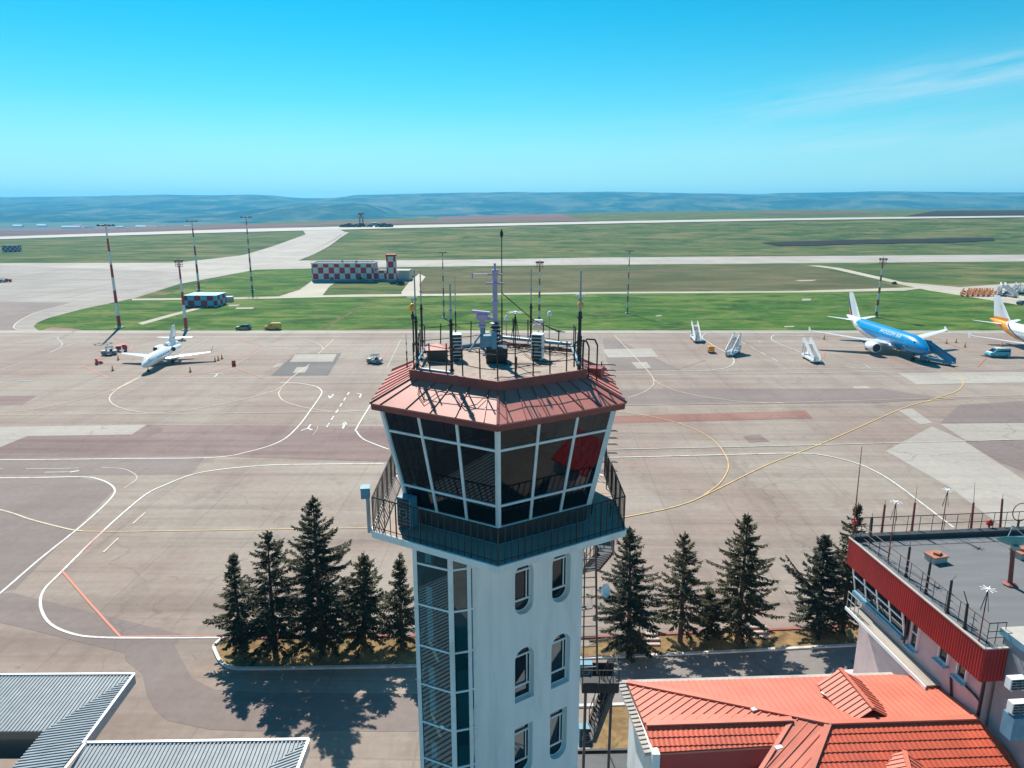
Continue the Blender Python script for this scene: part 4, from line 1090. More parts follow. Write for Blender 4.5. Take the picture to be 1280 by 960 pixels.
mb = MB()
c0, c1 = Vector((E1.x+.1, E1.y-.3, 0)), Vector((g2.x+.1, g2.y-.2, 0))
mb.prism([(c0.x, c0.y), (c1.x, c1.y), (c1.x+.3, c1.y), (c0.x+.3, c0.y-.3), (E2.x, E2.y-.6), (E2.x, E2.y-.3)], 0, ZEV-.3)
mb.prism([(c0.x+.05, c0.y-.7), (c1.x+.05, c1.y-6), (R2.x, c1.y-6), (E2.x, E2.y-.7)], 0, 9.6)
mb.build('wall', M['white'], house)
mb = MB(); a, b_ = wf1+we*.35-Vector((0, -.25, 0)), wr-Vector((0, -.25, 0))
mb.face([a, b_, Vector((b_.x, b_.y, 8)), Vector((a.x, a.y, 8))]); mb.build('wing_wall', M['darkred'], house)
mb = MB(); mb.tube(Vector((a.x-.1, a.y-.1, 12.9)), Vector((a.x-.1, a.y-.1, 6)), .05, n=6); mb.tube(Vector((b_.x-.6, b_.y-.3, 12.4)), Vector((a.x+2.4, a.y-.4, 11.5)), .06, n=6); mb.build('drainpipe', M['grey'], house)
def dormer(ridge_lo, ridge_hi, half, drop, back, label=None):
    mb = MB(); a, b_ = Vector(ridge_lo), Vector(ridge_hi); d = (b_-a); s = Vector((-d.y, d.x, 0)).normalized()*half; dn = Vector((0, 0, drop))
    for sg in (-1, 1):
        q = [a, b_, b_+s*sg*.55-dn*.5, a+s*sg-dn] if back else [a, b_, b_+s*sg-dn, a+s*sg-dn]
        mb.slab(q, .05); ribs(mb, q, s*sg-dn, .22, .045, .03)
    mb.bar(a+Vector((0, 0, .03)), b_+Vector((0, 0, .03)), .16, .06)
    mb.build('dormer_roof', M['tin_orange'], house)
    w = MB(); w.face([a-d.normalized()*-.12-dn*.05, a+d.normalized()*.12+s*.9-dn, a+d.normalized()*.12+s*.9-dn*2.2, a+d.normalized()*.12-s*.9-dn*2.2, a+d.normalized()*.12-s*.9-dn])
    w.build('dormer_louvre', M['darkred'], house)
d0 = G(1050, 836, 14.75); d1 = G(1092, 886, 14.55)
# dormer on the rear slope: gable looks up-left, ridge runs back into the slope
dormer(d0, d1, 1.0, .62, False)
mb = MB(); mb.bar(d0+Vector((-.95, -.55, -.72)), d0+Vector((.05, -2.0, -.55)), .2, .05); mb.build('flashing', M['white_metal'], house)
d2, d3 = G(1133, 943, 13.95), G(1140, 975, 14.0)
dormer(d2+Vector((0, .15, 0)), d3, .85, .5, False)
mb = MB(); mb.bar(d2+Vector((-.9, -.3, -.45)), d2+Vector((-.85, -1.2, -.4)), .16, .05); mb.bar(d2+Vector((.9, -.3, -.45)), d2+Vector((.85, -1.2, -.4)), .16, .05); mb.build('flashing', M['white_metal'], house)
for i, (px, py) in enumerate(((943, 888), (973, 936))):
    mb = MB(); p = onleft(px, py); mb.box(p+Vector((0, 0, .06)), (.3, .16, .06), R(20)); mb.build('roof_patch', M['white_metal'], house)
# low dark roofed link between tower and the orange roof
lk = G(728, 938, 9.5); lr = G(812, 936, 9.5)
t_ = thing('link_block', 'low flat dark roofed block between tower foot and orange roof', 'building', ((lk.x+lr.x)/2, lk.y-3, 0))
mb = MB(); mb.prism([(lk.x-.3, lk.y-.2), (lk.x-.3, lk.y-9), (lr.x+.4, lk.y-9), (lr.x+.4, lr.y-.2)], 0, 9.4); mb.build('wall', M['white'], t_)
mb = MB(); mb.prism([(lk.x-.4, lk.y-.1), (lk.x-.4, lk.y-9), (lr.x+.5, lk.y-9), (lr.x+.5, lr.y-.1)], 9.402, 9.5); mb.build('roof', M['dark'], t_)
mb = MB(); mb.bar((lk.x-.4, lk.y-.1, 9.55), (lr.x+.5, lr.y-.1, 9.55), .12, .12); mb.tube((lk.x+1.2, lk.y-.2, 9.56), (lk.x+1.5, lk.y-2, 9.56), .03); mb.box((lr.x-.2, lr.y-.7, 9.72), (.8, .5, .4)); mb.build('roof_edge', M['black'], t_)
# ------------------------------------------------------------------ flat roofed block at the right
ZF = 17.6; N0 = G(1232, 812, ZF); F0 = G(1062, 672, ZF)
bv = (F0-N0); BL = bv.length; bv.normalize(); bu = Vector((bv.y, -bv.x, 0))
def B(u, v, z): return N0+bu*u+bv*v+Vector((0, 0, z-ZF))
block = thing('annex_building', 'flat grey roofed annex with red sheet fascia and pink walls', 'building', B(6, 4, 0))
BW = 15.0
mb = MB(); mb.prism([tuple(B(u, v, 0))[:2] for u, v in ((.02, .02), (BW, .02), (BW, BL-.02), (.02, BL-.02))], ZF-.3, ZF)
mb.build('roof', M['felt'], block)
mb = MB(); FH = 1.42
def corr(p, q, z0, z1, m_, parent, out, name='fascia', step=.14, amp=.03):
    mb = MB(); p, q = Vector(p), Vector(q); L = (q-p).length; n_ = int(L/step)*4; d = (q-p)/L; out = Vector(out).normalized(); prev = None
    for i in range(n_+1):
        s = L*i/n_; o = amp*(1 if (i % 4) in (1, 2) else 0); c_ = p+d*s+out*o
        a, b_ = Vector((c_.x, c_.y, z0)), Vector((c_.x, c_.y, z1))
        if prev: mb.face([prev[0], a, b_, prev[1]])
        prev = (a, b_)
    return mb.build(name, m_, parent)
corr(B(0, BL, 0), B(0, 0, 0), ZF-FH, ZF+.02, M['darkred'], block, -bu)
corr(B(0, 0, 0), B(BW, 0, 0), ZF-FH, ZF+.02, M['darkred'], block, -bv)
corr(B(0, BL, 0), B(BW, BL, 0), ZF-FH, ZF+.02, M['darkred'], block, bv)
mb = MB(); mb.bar(B(-.02, -.02, ZF+.03), B(-.02, BL, ZF+.03), .1, .05); mb.bar(B(0, 0, ZF+.03), B(BW, 0, ZF+.03), .1, .05); mb.build('roof_edge', M['concrete'], block)
mb = MB(); mb.box(B(BW/2, BL-.22, ZF+.12), (BW, .36, .24), math.atan2(bu.y, bu.x)); mb.build('rear_kerb', M['dark'], block)
mb = MB(); IN = .75
mb.prism([tuple(B(u, v, 0))[:2] for u, v in ((IN, .5), (BW-.5, .5), (BW-.5, BL-.6), (IN, BL-.6))], 9.5, ZF-.3)
mb.build('wall', M['pinkwall'], block)
mb = MB(); mb.face([B(.1, .1, ZF-FH+.02), B(.1, BL-.1, ZF-FH+.02), B(IN+.1, BL-.1, ZF-FH+.02), B(IN+.1, .1, ZF-FH+.02)]); mb.build('soffit', M['white_metal'], block)
mb = MB(); mb.prism([tuple(B(u, v, 0))[:2] for u, v in ((IN-.25, -.5), (BW, -.5), (BW, BL+.5), (IN-.25, BL+.5))], 0, 9.45); mb.build('lower_wall', M['pinkwall'], block)
PW = B(IN, 0, 0)
def wv(px, py, d=0): 
    P = onplane(px, py, PW-bu*d, bu); return (P-N0).dot(bv), P.z
def wall_win(v0, v1, z0, z1, d=.0, sill=None, mull=1, rows=(.5,)):
    fr = MB(); P = lambda v, z, o=.05: B(IN-o-d, v, z)
    for a, b_ in (((v0, z0), (v1, z0)), ((v0, z1), (v1, z1)), ((v0, z0), (v0, z1)), ((v1, z0), (v1, z1))): fr.bar(P(*a), P(*b_), .07, .1, up=bu)
    for i in range(1, mull+1): v = v0+(v1-v0)*i/(mull+1); fr.bar(P(v, z0), P(v, z1), .06, .07, up=bu)
    for r_ in rows: fr.bar(P(v0, z0+(z1-z0)*r_), P(v1, z0+(z1-z0)*r_), .06, .06, up=bu)
    w = fr.build('window', M['white_metal'], block)
    g = MB(); g.face([P(v0, z0, .02), P(v1, z0, .02), P(v1, z1, .02), P(v0, z1, .02)]); g.build('pane', M['winglass'], w)
    if sill:
        s = MB(); s.bar(P(v0-.1, z0-.06, .14), P(v1+.1, z0-.06, .14), .34, .06); s.build('sill', M[sill], w)
def wrange(x0, y0, x1, y1):   # (x0,y0) upper far corner, (x1,y1) lower near corner on the wall
    a, b_ = wv(x0, y0), wv(x1, y1); return min(a[0], b_[0]), max(a[0], b_[0])
v_f, zt_ = wv(1140, 772); v_n, zb_ = wv(1147, 815)
wall_win(*sorted((wv(1139, 800)[0], wv(1150, 790)[0])), zb_+.05, ZF-FH-.02, mull=0, rows=(.42,), sill='lightblue')
wall_win(*sorted((wv(1174, 822)[0], wv(1186, 826)[0])), wv(1182, 829)[1], ZF-FH-.02, mull=0, rows=(), sill='lightblue')
wall_win(*sorted((wv(1197, 843)[0], wv(1209, 846)[0])), wv(1206, 851)[1], ZF-FH-.02, mull=0, rows=(), sill='lightblue')
# projecting leaning glazed bay near the far corner
va, vb = wv(1078, 740, .3)[0], wv(1128, 790, .3)[0]; zb0 = wv(1124, 792, .3)[1]
va = BL-.15
P0, P1, P2, P3 = B(IN-.18, vb, zb0), B(IN-.18, va, zb0), B(.25, va, ZF-FH+.05), B(.25, vb, ZF-FH+.05)
fr = MB()
for s in (0, .25, .5, .75, 1): fr.bar(lerp(P0, P1, s), lerp(P3, P2, s), .08, .07, up=bu)
for s in (0, .55, 1): fr.bar(lerp(P0, P3, s), lerp(P1, P2, s), .08, .08, up=bu)
w = fr.build('window', M['white_metal'], block)
g = MB(); g.face([P0, P1, P2, P3]); g.face([P0, P3, B(IN, vb, ZF-FH), B(IN, vb, zb0)]); g.face([P1, P2, B(IN, va, ZF-FH), B(IN, va, zb0)]); g.build('pane', M['winglass'], w)
s = MB(); s.bar(P0-Vector((0, 0, .12)), P1-Vector((0, 0, .12)), .3, .2); s.build('sill', M['bluepaint'], w)
# plank ledge
k0, k1 = wv(1080, 760, .1), wv(1173, 862, .1); zl = (k0[1]+k1[1])/2
mb = MB()
for i in range(6): 
    u = .06+i*.118; mb.bar(B(u, k1[0], zl), B(u, k0[0]+.4, zl), .1, .06)
mb.build('plank_ledge', M['wood'], block)
mb = MB(); mb.bar(B(-.03, k1[0]-.1, zl-.03), B(-.03, k0[0]+.5, zl-.03), .05, .16)
for i in range(7): v = lerp(k1[0], k0[0], i/6); mb.bar(B(.02, v, zl-.08), B(IN, v, zl-.5), .05, .06)
mb.build('ledge_edge', M['white_metal'], block)
mb = MB()
for i in range(4): v = k0[0]-.5+i*.33; mb.tube(B(.03, v, zl), B(.03, v, zl+.9), .02, n=5)
mb.tube(B(.03, k0[0]-.5, zl+.9), B(.03, k0[0]+.5, zl+.9), .02, n=5); mb.tube(B(.03, k0[0]-.5, zl+.5), B(.03, k0[0]+.5, zl+.5), .02, n=5); mb.build('ledge_rail', M['grey'], block)
mb = MB(); q0, q1 = wv(1196, 800, .06), wv(1215, 868, .06)
mb.tube(B(IN-.06, .55, 15.9), B(IN-.06, .55, 11), .06, n=6); mb.build('drainpipe', M['black'], block); mb = MB()
mb.path([B(IN-.06, wv(1190, 842)[0], wv(1190, 842)[1]), B(IN-.06, wv(1191, 870)[0], wv(1191, 872)[1])], .05)
mb.path([B(IN-.08, wv(1205, 853)[0], wv(1205, 853)[1]), B(IN-.08, wv(1220, 868)[0], wv(1220, 868)[1]), B(IN-.08, wv(1229, 879)[0], wv(1229, 879)[1])], .05)
mb.build('drainpipe', M['black'], block)
mb = MB(); mb.path([B(IN-.22, vb-.1, ZF-FH), B(IN-.22, vb-.1, zb0-.3)], .05)
mb.build('drainpipe', M['black'], block)
# roof railing
mb = MB(); HR = .92
def rail(p, q, n_, h=HR, mids=(.5,)):
    p, q = Vector(p), Vector(q); up = Vector((0, 0, h))
    mb.tube(p+up, q+up, .022, n=5)
    for f in mids: mb.tube(p+up*f, q+up*f, .018, n=4)
    for i in range(n_+1): c_ = lerp(p, q, i/n_); mb.tube(c_, c_+up, .018, n=4)
rail(B(.25, .3, ZF), B(.25, BL-.5, ZF), 11, mids=(.35, .68)); rail(B(.25, BL-.12, ZF+.2), B(BW, BL-.12, ZF+.2), 22); rail(B(.25, .3, ZF), B(.95, .3, ZF), 2, mids=(.3, .6))
mb.build('roof_railing', mat('rail_brown', (.07, .04, .04), .5), block)
# front stair turret with cap and its units
tb = [B(.95, -1.9, 0), B(4.5, -1.9, 0), B(4.5, .3, 0), B(.95, .3, 0)]
mb = MB(); mb.prism([tuple(p)[:2] for p in tb], 0, ZF+.35); mb.build('turret_wall', M['bluepaint'] if 0 else M['galv'], block)
mb = MB(); mb.prism([tuple(B(u, v, 0))[:2] for u, v in ((.85, -2.0), (4.6, -2.0), (4.6, .45), (.85, .45))], ZF+.352, ZF+.62, top=1); mb.build('turret_cap', [M['bluepaint'], M['concrete']], block)
for i, (px, py) in enumerate(((1270, 852), (1272, 882))):
    p = onplane(px, py, B(2, -2.15, 0), bv); t_ = ac_unit('air_conditioner', p-Vector((0, 0, .3)), (.6), .26, .42, ('upper of two', 'lower of two')[i]+' wall units on the grey blue turret face', math.atan2(bu.y, bu.x))
mb = MB(); p = onplane(1278, 905, B(2, -2.15, 0), bv); mb.box(p+bu*.9, (3.0, .5, .9), math.atan2(bu.y, bu.x)); mb.build('turret_canopy', M['bluepaint'], block)
mb = MB(); q = [Vector((15.6, 14.6, 15.2)), Vector((18.6, 14.6, 15.7)), Vector((18.6, 16.8, 15.7)), Vector((15.6, 16.8, 15.2))]; mb.slab(q, .1); ribs(mb, q, (1, 0, .1), .4, .06, .05); mb.build('unseen_red_roof', M['red'], block)  # unseen red roof, added and placed for its reflection in the cab glass
mb = MB(); mb.prism([(15.9, 14.8), (18.4, 14.8), (18.4, 16.3), (15.9, 16.3)], 0, 15.05); mb.build('lower_wall', M['pinkwall'], block)  # unseen wall added under the reflected red roof
# ------------------------------------------------------------------ things on the annex roof
def RF(px, py, z=ZF): return G(px, py, z)
def c4(x, y): return (980+x*.3958, 580+y*.3958)
def roof_post(b, tp, label, whip=None, bent=None):
    p = RF(*c4(*b), ZF); t_ = thing('roof_post', label, 'post', p); zt = atY(*c4(*tp), p.y); zt.y = p.y
    mb = MB(); mb.tube(p, zt, .06, .05, 6); mb.lathe(p+Vector((0, 0, .02)), [(.1, 0), (.1, .03)], 6); mb.build('pole', M['black' if 'black' in label or 'dark' in label else 'brownred'], t_)
    mb = MB()
    if whip: w = atY(*c4(*whip), p.y); mb.tube(zt, w, .014, .008, 4)
    elif bent: w = atY(*c4(*bent), p.y); mb.tube(zt, w, .025, .02, 5)
    else: mb.tube(zt, zt+Vector((0, 0, .25)), .012, n=4)
    mb.build('rod', M['dark'], t_)
roof_post((271, 248), (279, 168), 'short dark post at the far corner of the annex roof')
roof_post((308, 218), (319, 128), 'plain red brown post on the rear rail, nearest the far corner')
roof_post((403, 213), (414, 122), 'red brown post on the rear rail with long hair thin whip, near the corner', whip=(421, 70))
roof_post((590, 208), (599, 122), 'red brown post on the rear rail with side whip, in the middle', whip=(603, 58))
roof_post((682, 207), (690, 110), 'plain tall red brown post on the rear rail behind the dish')
roof_post((385, 355), (398, 262), 'black post on the left roof edge facing the small roof hatch')
roof_post((447, 410), (463, 312), 'black post on the left roof edge, second towards the viewer from the corner cone')
roof_post((515, 470), (530, 368), 'black post with a thin slanting rod on top, left roof edge', whip=(545, 352))
roof_post((570, 520), (580, 442), 'black post whose top is bent back, left roof edge', bent=(568, 400))
def roof_cone(b, tp, label):
    p = RF(*c4(*b), ZF); cone_aerial(p, c4(*tp), label, 1.15, 'black', True, 'brownred')
roof_cone((328, 304), (354, 120), 'cone aerial with white star top at the far left roof edge')
roof_cone((497, 212), (514, 82), 'cone aerial with white star top on the rear rail')
roof_cone((615, 560), (645, 395), 'cone aerial with white star top nearest the turret')
p = B(.1, BL-.1, ZF); t_ = thing('whip_aerial', 'very tall red pole with a ring at its foot at the annex corner', 'aerial', p)
zt = atY(1077.5, 558, p.y); mb = MB(); mb.tube(p, lerp(p, zt, .45), .04, .03, 6); mb.tube(lerp(p, zt, .45), zt, .028, .014, 5); mb.build('pole', M['brownred'], t_)
mb = MB(); mb.lathe(p+Vector((0, 0, .9)), [(.1, -.08), (.14, 0), (.1, .08)], 8); mb.build('collar', M['red'], t_)
# dish on red post
dp = RF(*c4(713, 382), ZF); t_ = thing('satellite_dish', 'teal satellite dish on red brown post on the grey annex roof', 'dish', dp)
mb = MB(); zt = atY(*c4(724, 268), dp.y); mb.tube(dp, (zt.x, dp.y, zt.z), .1, .09, 8); mb.lathe(dp, [(.3, 0), (.3, .06), (.16, .12)], 8); mb.build('post', M['brownred'], t_)
c_ = atY(*c4(728, 242), dp.y); nd = Vector((.12, .55, .83)).normalized(); u = nd.cross(Vector((1, 0, 0))).normalized(); v_ = nd.cross(u)
rings = [[c_+nd*d_+u*(r*math.cos(a))+v_*(r*math.sin(a)) for a in [2*math.pi*i/20 for i in range(20)]] for r, d_ in ((.02, -.22), (.3, -.17), (.55, -.05), (.68, .06), (.66, .07), (.5, -.02), (.25, -.12), (.02, -.15))]
mb = MB(); mb.loft(rings); mb.build('reflector', mat('dish_teal', (.09, .30, .33), .4), t_, True)
mb = MB()
for i in range(3): a = i*2.1; mb.tube(c_+u*(.6*math.cos(a))+v_*(.6*math.sin(a)), c_+nd*.62, .014, n=4)
mb.lathe(c_+nd*.6, [(.06, -.08), (.06, .08)], 6); mb.box(c_-nd*.3, (.25, .25, .2)); mb.build('feed_horn', M['grey'], t_)
def hatch(px, py, label, w=.75):
    p = RF(px, py); t_ = thing('roof_hatch', label, 'roof hatch', p); mb = MB(); mb.box(p+Vector((0, 0, .14)), (w, w*.8, .28), R(15)); mb.build('body', M['concrete'], t_)
    mb = MB(); mb.box(p+Vector((0, 0, .31)), (w*1.12, w*.9, .06), R(15)); mb.box(p+Vector((.05, 0, .4)), (w*.5, w*.35, .1), R(40)); mb.build('lid', mat('rust_lid', (.42, .17, .10), .7, var=.25), t_)
hatch(*c4(478, 305), 'small rusty lidded hatch alone on the grey annex roof'); hatch(*c4(748, 292), 'rusty lidded hatch behind the teal dish')
p = RF(*c4(738, 205), ZF); t_ = thing('hoop_aerial', 'red hoop aerial on the rear rail at the edge of the picture', 'aerial', p)
mb = MB(); c_ = p+Vector((0, 0, .95)); mb.path([c_+Vector((.42*math.cos(a), 0, .5*math.sin(a))) for a in [2*math.pi*i/16 for i in range(17)]], .025, 5); mb.build('hoop', M['brownred'], t_)
mb = MB(); mb.tube(p, p+Vector((0, 0, .5)), .04); mb.tube(p+Vector((.25, -.2, 0)), p+Vector((.35, -.2, 2.0)), .03); mb.build('post', M['dark'], t_)
p = RF(*c4(647, 200), ZF+.2); mb = MB(); mb.lathe(p, [(.05, 0), (.05, .12), (.16, .15), (.16, .3), (.08, .42), (.02, .45)], 10); one('vent_cowl', mb, M['red'], 'little red vent cowl on the rear roof edge', 'vent', smooth=True, loc=p)
# ------------------------------------------------------------------ ribbed steel canopies, lower left
def canopy(name, label, pieces, fas, colm, trims=()):
    c0 = sum((Vector(p) for p in pieces[0][0]), Vector())/4; t_ = thing(name, label, 'canopy roof', (c0.x, c0.y, 0))
    mb = MB()
    for poly, d in pieces:
        mb.slab(poly, .06, 0); ribs(mb, poly, d, .205, .075, .05, 0)
    mb.build('ribbed_roof', M['galv'], t_)
    mb = MB()
    for a, b_ in fas: mb.bar(Vector(a)+Vector((0, 0, -.28)), Vector(b_)+Vector((0, 0, -.28)), .05, .62)
    mb.build('fascia', M['grey'], t_)
    mb = MB()
    for a, b_ in list(fas)+list(trims): mb.bar(Vector(a)+Vector((0, 0, .065)), Vector(b_)+Vector((0, 0, .065)), .15, .04)
    mb.build('edge_trim', M['white_metal'], t_)
    mb = MB()
    for p in colm: mb.tube((p[0], p[1], 0), (p[0], p[1], 6.5), .14, n=8)
    mb.build('column', M['grey'], t_)
    return t_
zc = 7.0; zi = 6.55
NE = G(168, 843, zc); SEc = G(104, 930, zc); NW = Vector((-46, NE.y-.2, zc)); SE = Vector((SEc.x, 26, zc))
ni = G(55, 914, zi); n_w = Vector((-46, ni.y-.1, zi)); si = Vector((ni.x+.15, 25, zi))
mb = None
ca = canopy('terminal_canopy', 'L shaped grey ribbed steel roof with dark opening at its inner corner', [([NW, NE, ni, n_w], (0, 1, 0)), ([NE, SE, Vector((si.x, 26, zi)), ni], (1, 0, 0))], [(NW, NE), (NE, SEc)], [(-30, 34.5), (-36, 34.5), (-27, 24)])
mb = MB(); mb.box((-35.5, ni.y+.3, 5.55), (21, .2, 1.9)); mb.build('shade_panel', M['carblack'], ca)  # dark panel put in for the shade inside the canopy opening
mb = MB(); mb.prism([(-46, 25), (ni.x-.05, 25), (ni.x-.05, ni.y-.05), (-46, ni.y-.05)], 3.0, 3.2); mb.build('courtyard_roof', M['concrete'], ca)
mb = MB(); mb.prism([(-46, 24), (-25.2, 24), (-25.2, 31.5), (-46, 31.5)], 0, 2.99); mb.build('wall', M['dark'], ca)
bN = SEc+Vector((.12, .05, 0)); bE = G(386, 925, zc); bS = G(371, 962, zc); bS2 = Vector((bE.x+.2, 20, zc))
i1 = Vector((bE.x-3.6, bE.y-3.6, zi-.1)); i0 = Vector((bN.x, bE.y-3.6, zi-.1))
ca2 = canopy('terminal_canopy', 'grey ribbed steel roof with white edge trim at the picture bottom, near the spruces', [([bN, bE, i1, i0], (0, 1, 0)), ([bE, Vector((bE.x, 20, zc)), Vector((i1.x, 20, zi-.1)), i1], (1, .35, 0))], [(bN, bE), (bE, Vector((bE.x, 20, zc)))], [(-12, 29), (-12, 24), (-17, 30)], [(bN, Vector((bN.x-.02, 22, zc)))])
mb = MB(); mb.prism([(bN.x, 18), (i1.x-.02, 18), (i1.x-.02, i1.y-.02), (bN.x, i1.y-.02)], zi-.3, zi-.12); mb.build('flat_roof', M['galv'], ca2)
mb = MB(); q = [Vector((-25, -22, 6.9)), Vector((-3, -22, 6.9)), Vector((-3, 15.5, 6.9)), Vector((-25, 15.5, 6.9))]; mb.slab(q, .06); ribs(mb, q, (0, 1, .0), .32, .1, .09); mb.build('unseen_terminal_roof', M['galv'], ca2)  # unseen terminal roof, ribbed only where the tower glass reflects it
mb = MB(); mb.box((-42.6, -3, 6.85), (35, 37, .1)); mb.box((3.1, -3, 6.85), (12, 37, .1)); mb.build('flat_roof', M['dark'], ca2)  # unseen dark roof areas, added so the cab's left panes reflect dark
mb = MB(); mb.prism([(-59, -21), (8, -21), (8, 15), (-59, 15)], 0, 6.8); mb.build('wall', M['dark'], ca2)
# ================================================================== TREES
def spruce(name, label, base, h, rad, seed, m, lean=(0, 0), bare=.10, group='spruces in the beds before the tower', dens=1.0, shape=1.0, side_branch=None, cat_='tree'):
    rnd = random.Random(seed); base = Vector(base)
    t_ = thing(name, label, cat_, base, group)
    def axis(z): f = z/h; return Vector((lean[0]*f*f, lean[1]*f*f, z))
    tk = MB(); N = 9; rings = []
    for i in range(N+1):
        z = h*i/N; r = (.022*h)*(1-i/N)**.9+.012
        rings.append([base+axis(z)+Vector((r*math.cos(a), r*math.sin(a), 0)) for a in [2*math.pi*k/7 for k in range(7)]])
    tk.loft(rings)
    V = []; Fc = []
    def blade(p, d, L, w, nrm):
        s = d.cross(nrm)
        if s.length < 1e-3: return
        s.normalize(); b = len(V)
        V.extend(((p.x, p.y, p.z), tuple(p+d*(L*.45)+s*w), tuple(p+d*L), tuple(p+d*(L*.45)-s*w))); Fc.append((b, b+1, b+2, b+3))
    rv = lambda a: Vector((rnd.uniform(-a, a), rnd.uniform(-a, a), rnd.uniform(-a, a)))
    def branch(o, az_, L, pitch, sag, tipup):
        d = Vector((math.cos(az_), math.sin(az_), 0)); p = o.copy(); n_ = max(4, int(L/.13)); st_ = L/n_; pts = [p.copy()]
        for i in range(n_):
            f = i/n_; sl = pitch-sag*math.sin(f*2.2)+tipup*f*f
            dd = (d+Vector((0, 0, sl))+rv(.05)).normalized(); q = p+dd*st_
            side = dd.cross(Vector((0, 0, 1))).normalized(); up = side.cross(dd)
            if f > .12 or L < .6:
                tl = (.17+.36*L**.75*.5*(1-f)**.8)*rnd.uniform(.75, 1.2)
                for sg in (-1, 1):
                    if rnd.random() > .93*dens: continue
                    td = (dd*.75+side*sg*.85+Vector((0, 0, -.32+rnd.uniform(-.2, .15)))+rv(.12)).normalized()
                    k = max(1, int(tl/.2)); pp = p.copy()
                    for j in range(k):
                        blade(pp, (td+rv(.12)).normalized(), tl/k*1.35, .062, (up+rv(.5)).normalized())
                        blade(pp, (td+side*sg*.4+Vector((0, 0, -.55))+rv(.2)).normalized(), .2, .05, side+rv(.5))
                        pp += td*(tl/k)
                blade(p, (dd+rv(.15)).normalized(), st_*1.9, .07, (up+rv(.4)).normalized())
                blade(p, (dd*.5+Vector((0, 0, -1))+rv(.3)).normalized(), .2+.1*rnd.random(), .055, (side+rv(.4)).normalized())
            p = q
            if i % 3 == 2: pts.append(p.copy())
        blade(p-dd*st_, dd, .26, .06, Vector((0, 0, 1)))
        for i, (a, b_) in enumerate(zip(pts, pts[1:])): tk.tube(a, b_, max(.006, .02*L/2*(1-i/len(pts))), max(.005, .02*L/2*(1-(i+1)/len(pts))), 3, caps=False)
    z = h*bare
    while z < h*.985:
        f = (z/h-bare)/(1-bare)
        prof = (1-f)**(.78*shape)*min(1, .52+f*3.0)*1.42
        nb = 5 if f > .85 else rnd.choice((5, 6, 6, 7)); a0 = rnd.uniform(0, 6.28)
        for k in range(nb):
            if rnd.random() > dens: continue
            L = max(.2, rad*prof*rnd.choice((.5, .7, .85, .95, 1.0, 1.1, 1.25))*rnd.uniform(.85, 1.12)+.05)
            o = base+axis(z+rnd.uniform(-.2, .2))
            branch(o, a0+k*6.283/nb+rnd.uniform(-.3, .3), L, .45*f-.02+rnd.uniform(-.1, .1), .42*(1-f), .45)
        z += (.30+.12*(1-f))*rnd.uniform(.8, 1.15)*max(.72, min(1, h/11))
    if side_branch:
        zz, azb, LL, pt = side_branch; branch(base+axis(zz), azb, LL, pt, -.1, .3)
        for i in range(9): 
            q = base+axis(zz)+Vector((math.cos(azb), math.sin(azb), pt)).normalized()*(LL*(.25+.08*i)); branch(q, azb+rnd.choice((-1, 1))*rnd.uniform(.5, 1.1), LL*.32*(1-.07*i), .2, .2, .3)
    top = base+axis(h)
    for i in range(7): blade(top-Vector((0, 0, .1+.1*i)), (Vector((0, 0, 1))+rv(.35)).normalized(), .3, .04, rv(1).normalized())
    tk.build('trunk', M['bark'], t_)
    me = bpy.data.meshes.new('crown'); me.from_pydata([(x-base.x, y-base.y, z_-base.z) for x, y, z_ in V], [], Fc); me.materials.append(M[m])
    o = bpy.data.objects.new('crown', me); COL.objects.link(o); o.parent = t_
    return t_
def T(bp, tp):
    b_ = G(*bp); t_ = atY(*tp, b_.y); return b_, t_.z, (t_.x-b_.x, 0)
TREES = [
 ((303, 817), (290, 693), 1.75, 'needle_b', 'leftmost spruce of the left bed, at its rounded end', .12, .88),
 ((345, 820), (334, 664), 2.6, 'needle_a', 'second spruce from the left, beside the tallest one', .14, .86),
 ((404, 820), (391, 621), 3.05, 'needle_a', 'tallest and broadest spruce, in the middle of the left bed', .11, .95),
 ((456, 813), (455, 691), 2.35, 'needle_b', 'spruce between the tallest one and the slim one by the stair glass', .14, .9),
 ((503, 811), (499, 692), 1.35, 'needle_b', 'slimmest spruce, standing right beside the glazed stair bay', .10, .85),
 ((785, 815), (787, 660), 2.55, 'needle_c', 'dense bluish spruce behind the ladder and white dish', .07, .97),
 ((850, 803), (856, 665), 2.0, 'needle_b', 'thin see-through spruce left of the shrubby little one', .16, .78),
 ((886, 797), (886, 733), 1.15, 'needle_a', 'smallest spruce, squeezed between two taller ones', .10, .95),
 ((922, 803), (935, 642), 2.6, 'needle_b', 'well shaped spruce in front of the striped steps', .13, .95),
 ((1020, 791), (1033, 668), 2.1, 'needle_c', 'dense spruce with a long side limb reaching left', .08, .95),
 ((1052, 793), (1073, 630), 2.0, 'needle_b', 'spruce half hidden behind the corner of the annex roof', .10, .85)]
for i, (bp, tp, rad, m, lab, bare, dens) in enumerate(TREES):
    b_, h, ln = T(bp, tp)
    sb = (3.4, R(176), 4.6, 1.0) if i == 9 else None
    spruce('spruce_tree', lab, b_, h, rad, 40+i, m, ln, bare, dens=dens, side_branch=sb)
# tiny dark conifer by the checkered building
b_ = G(459, 352); spruce('conifer_shrub', 'lone dark conifer in front of the checkered building', b_, 6.2, 2.6, 91, 'needle_a', (0, 0), .02, None, .9, .7)
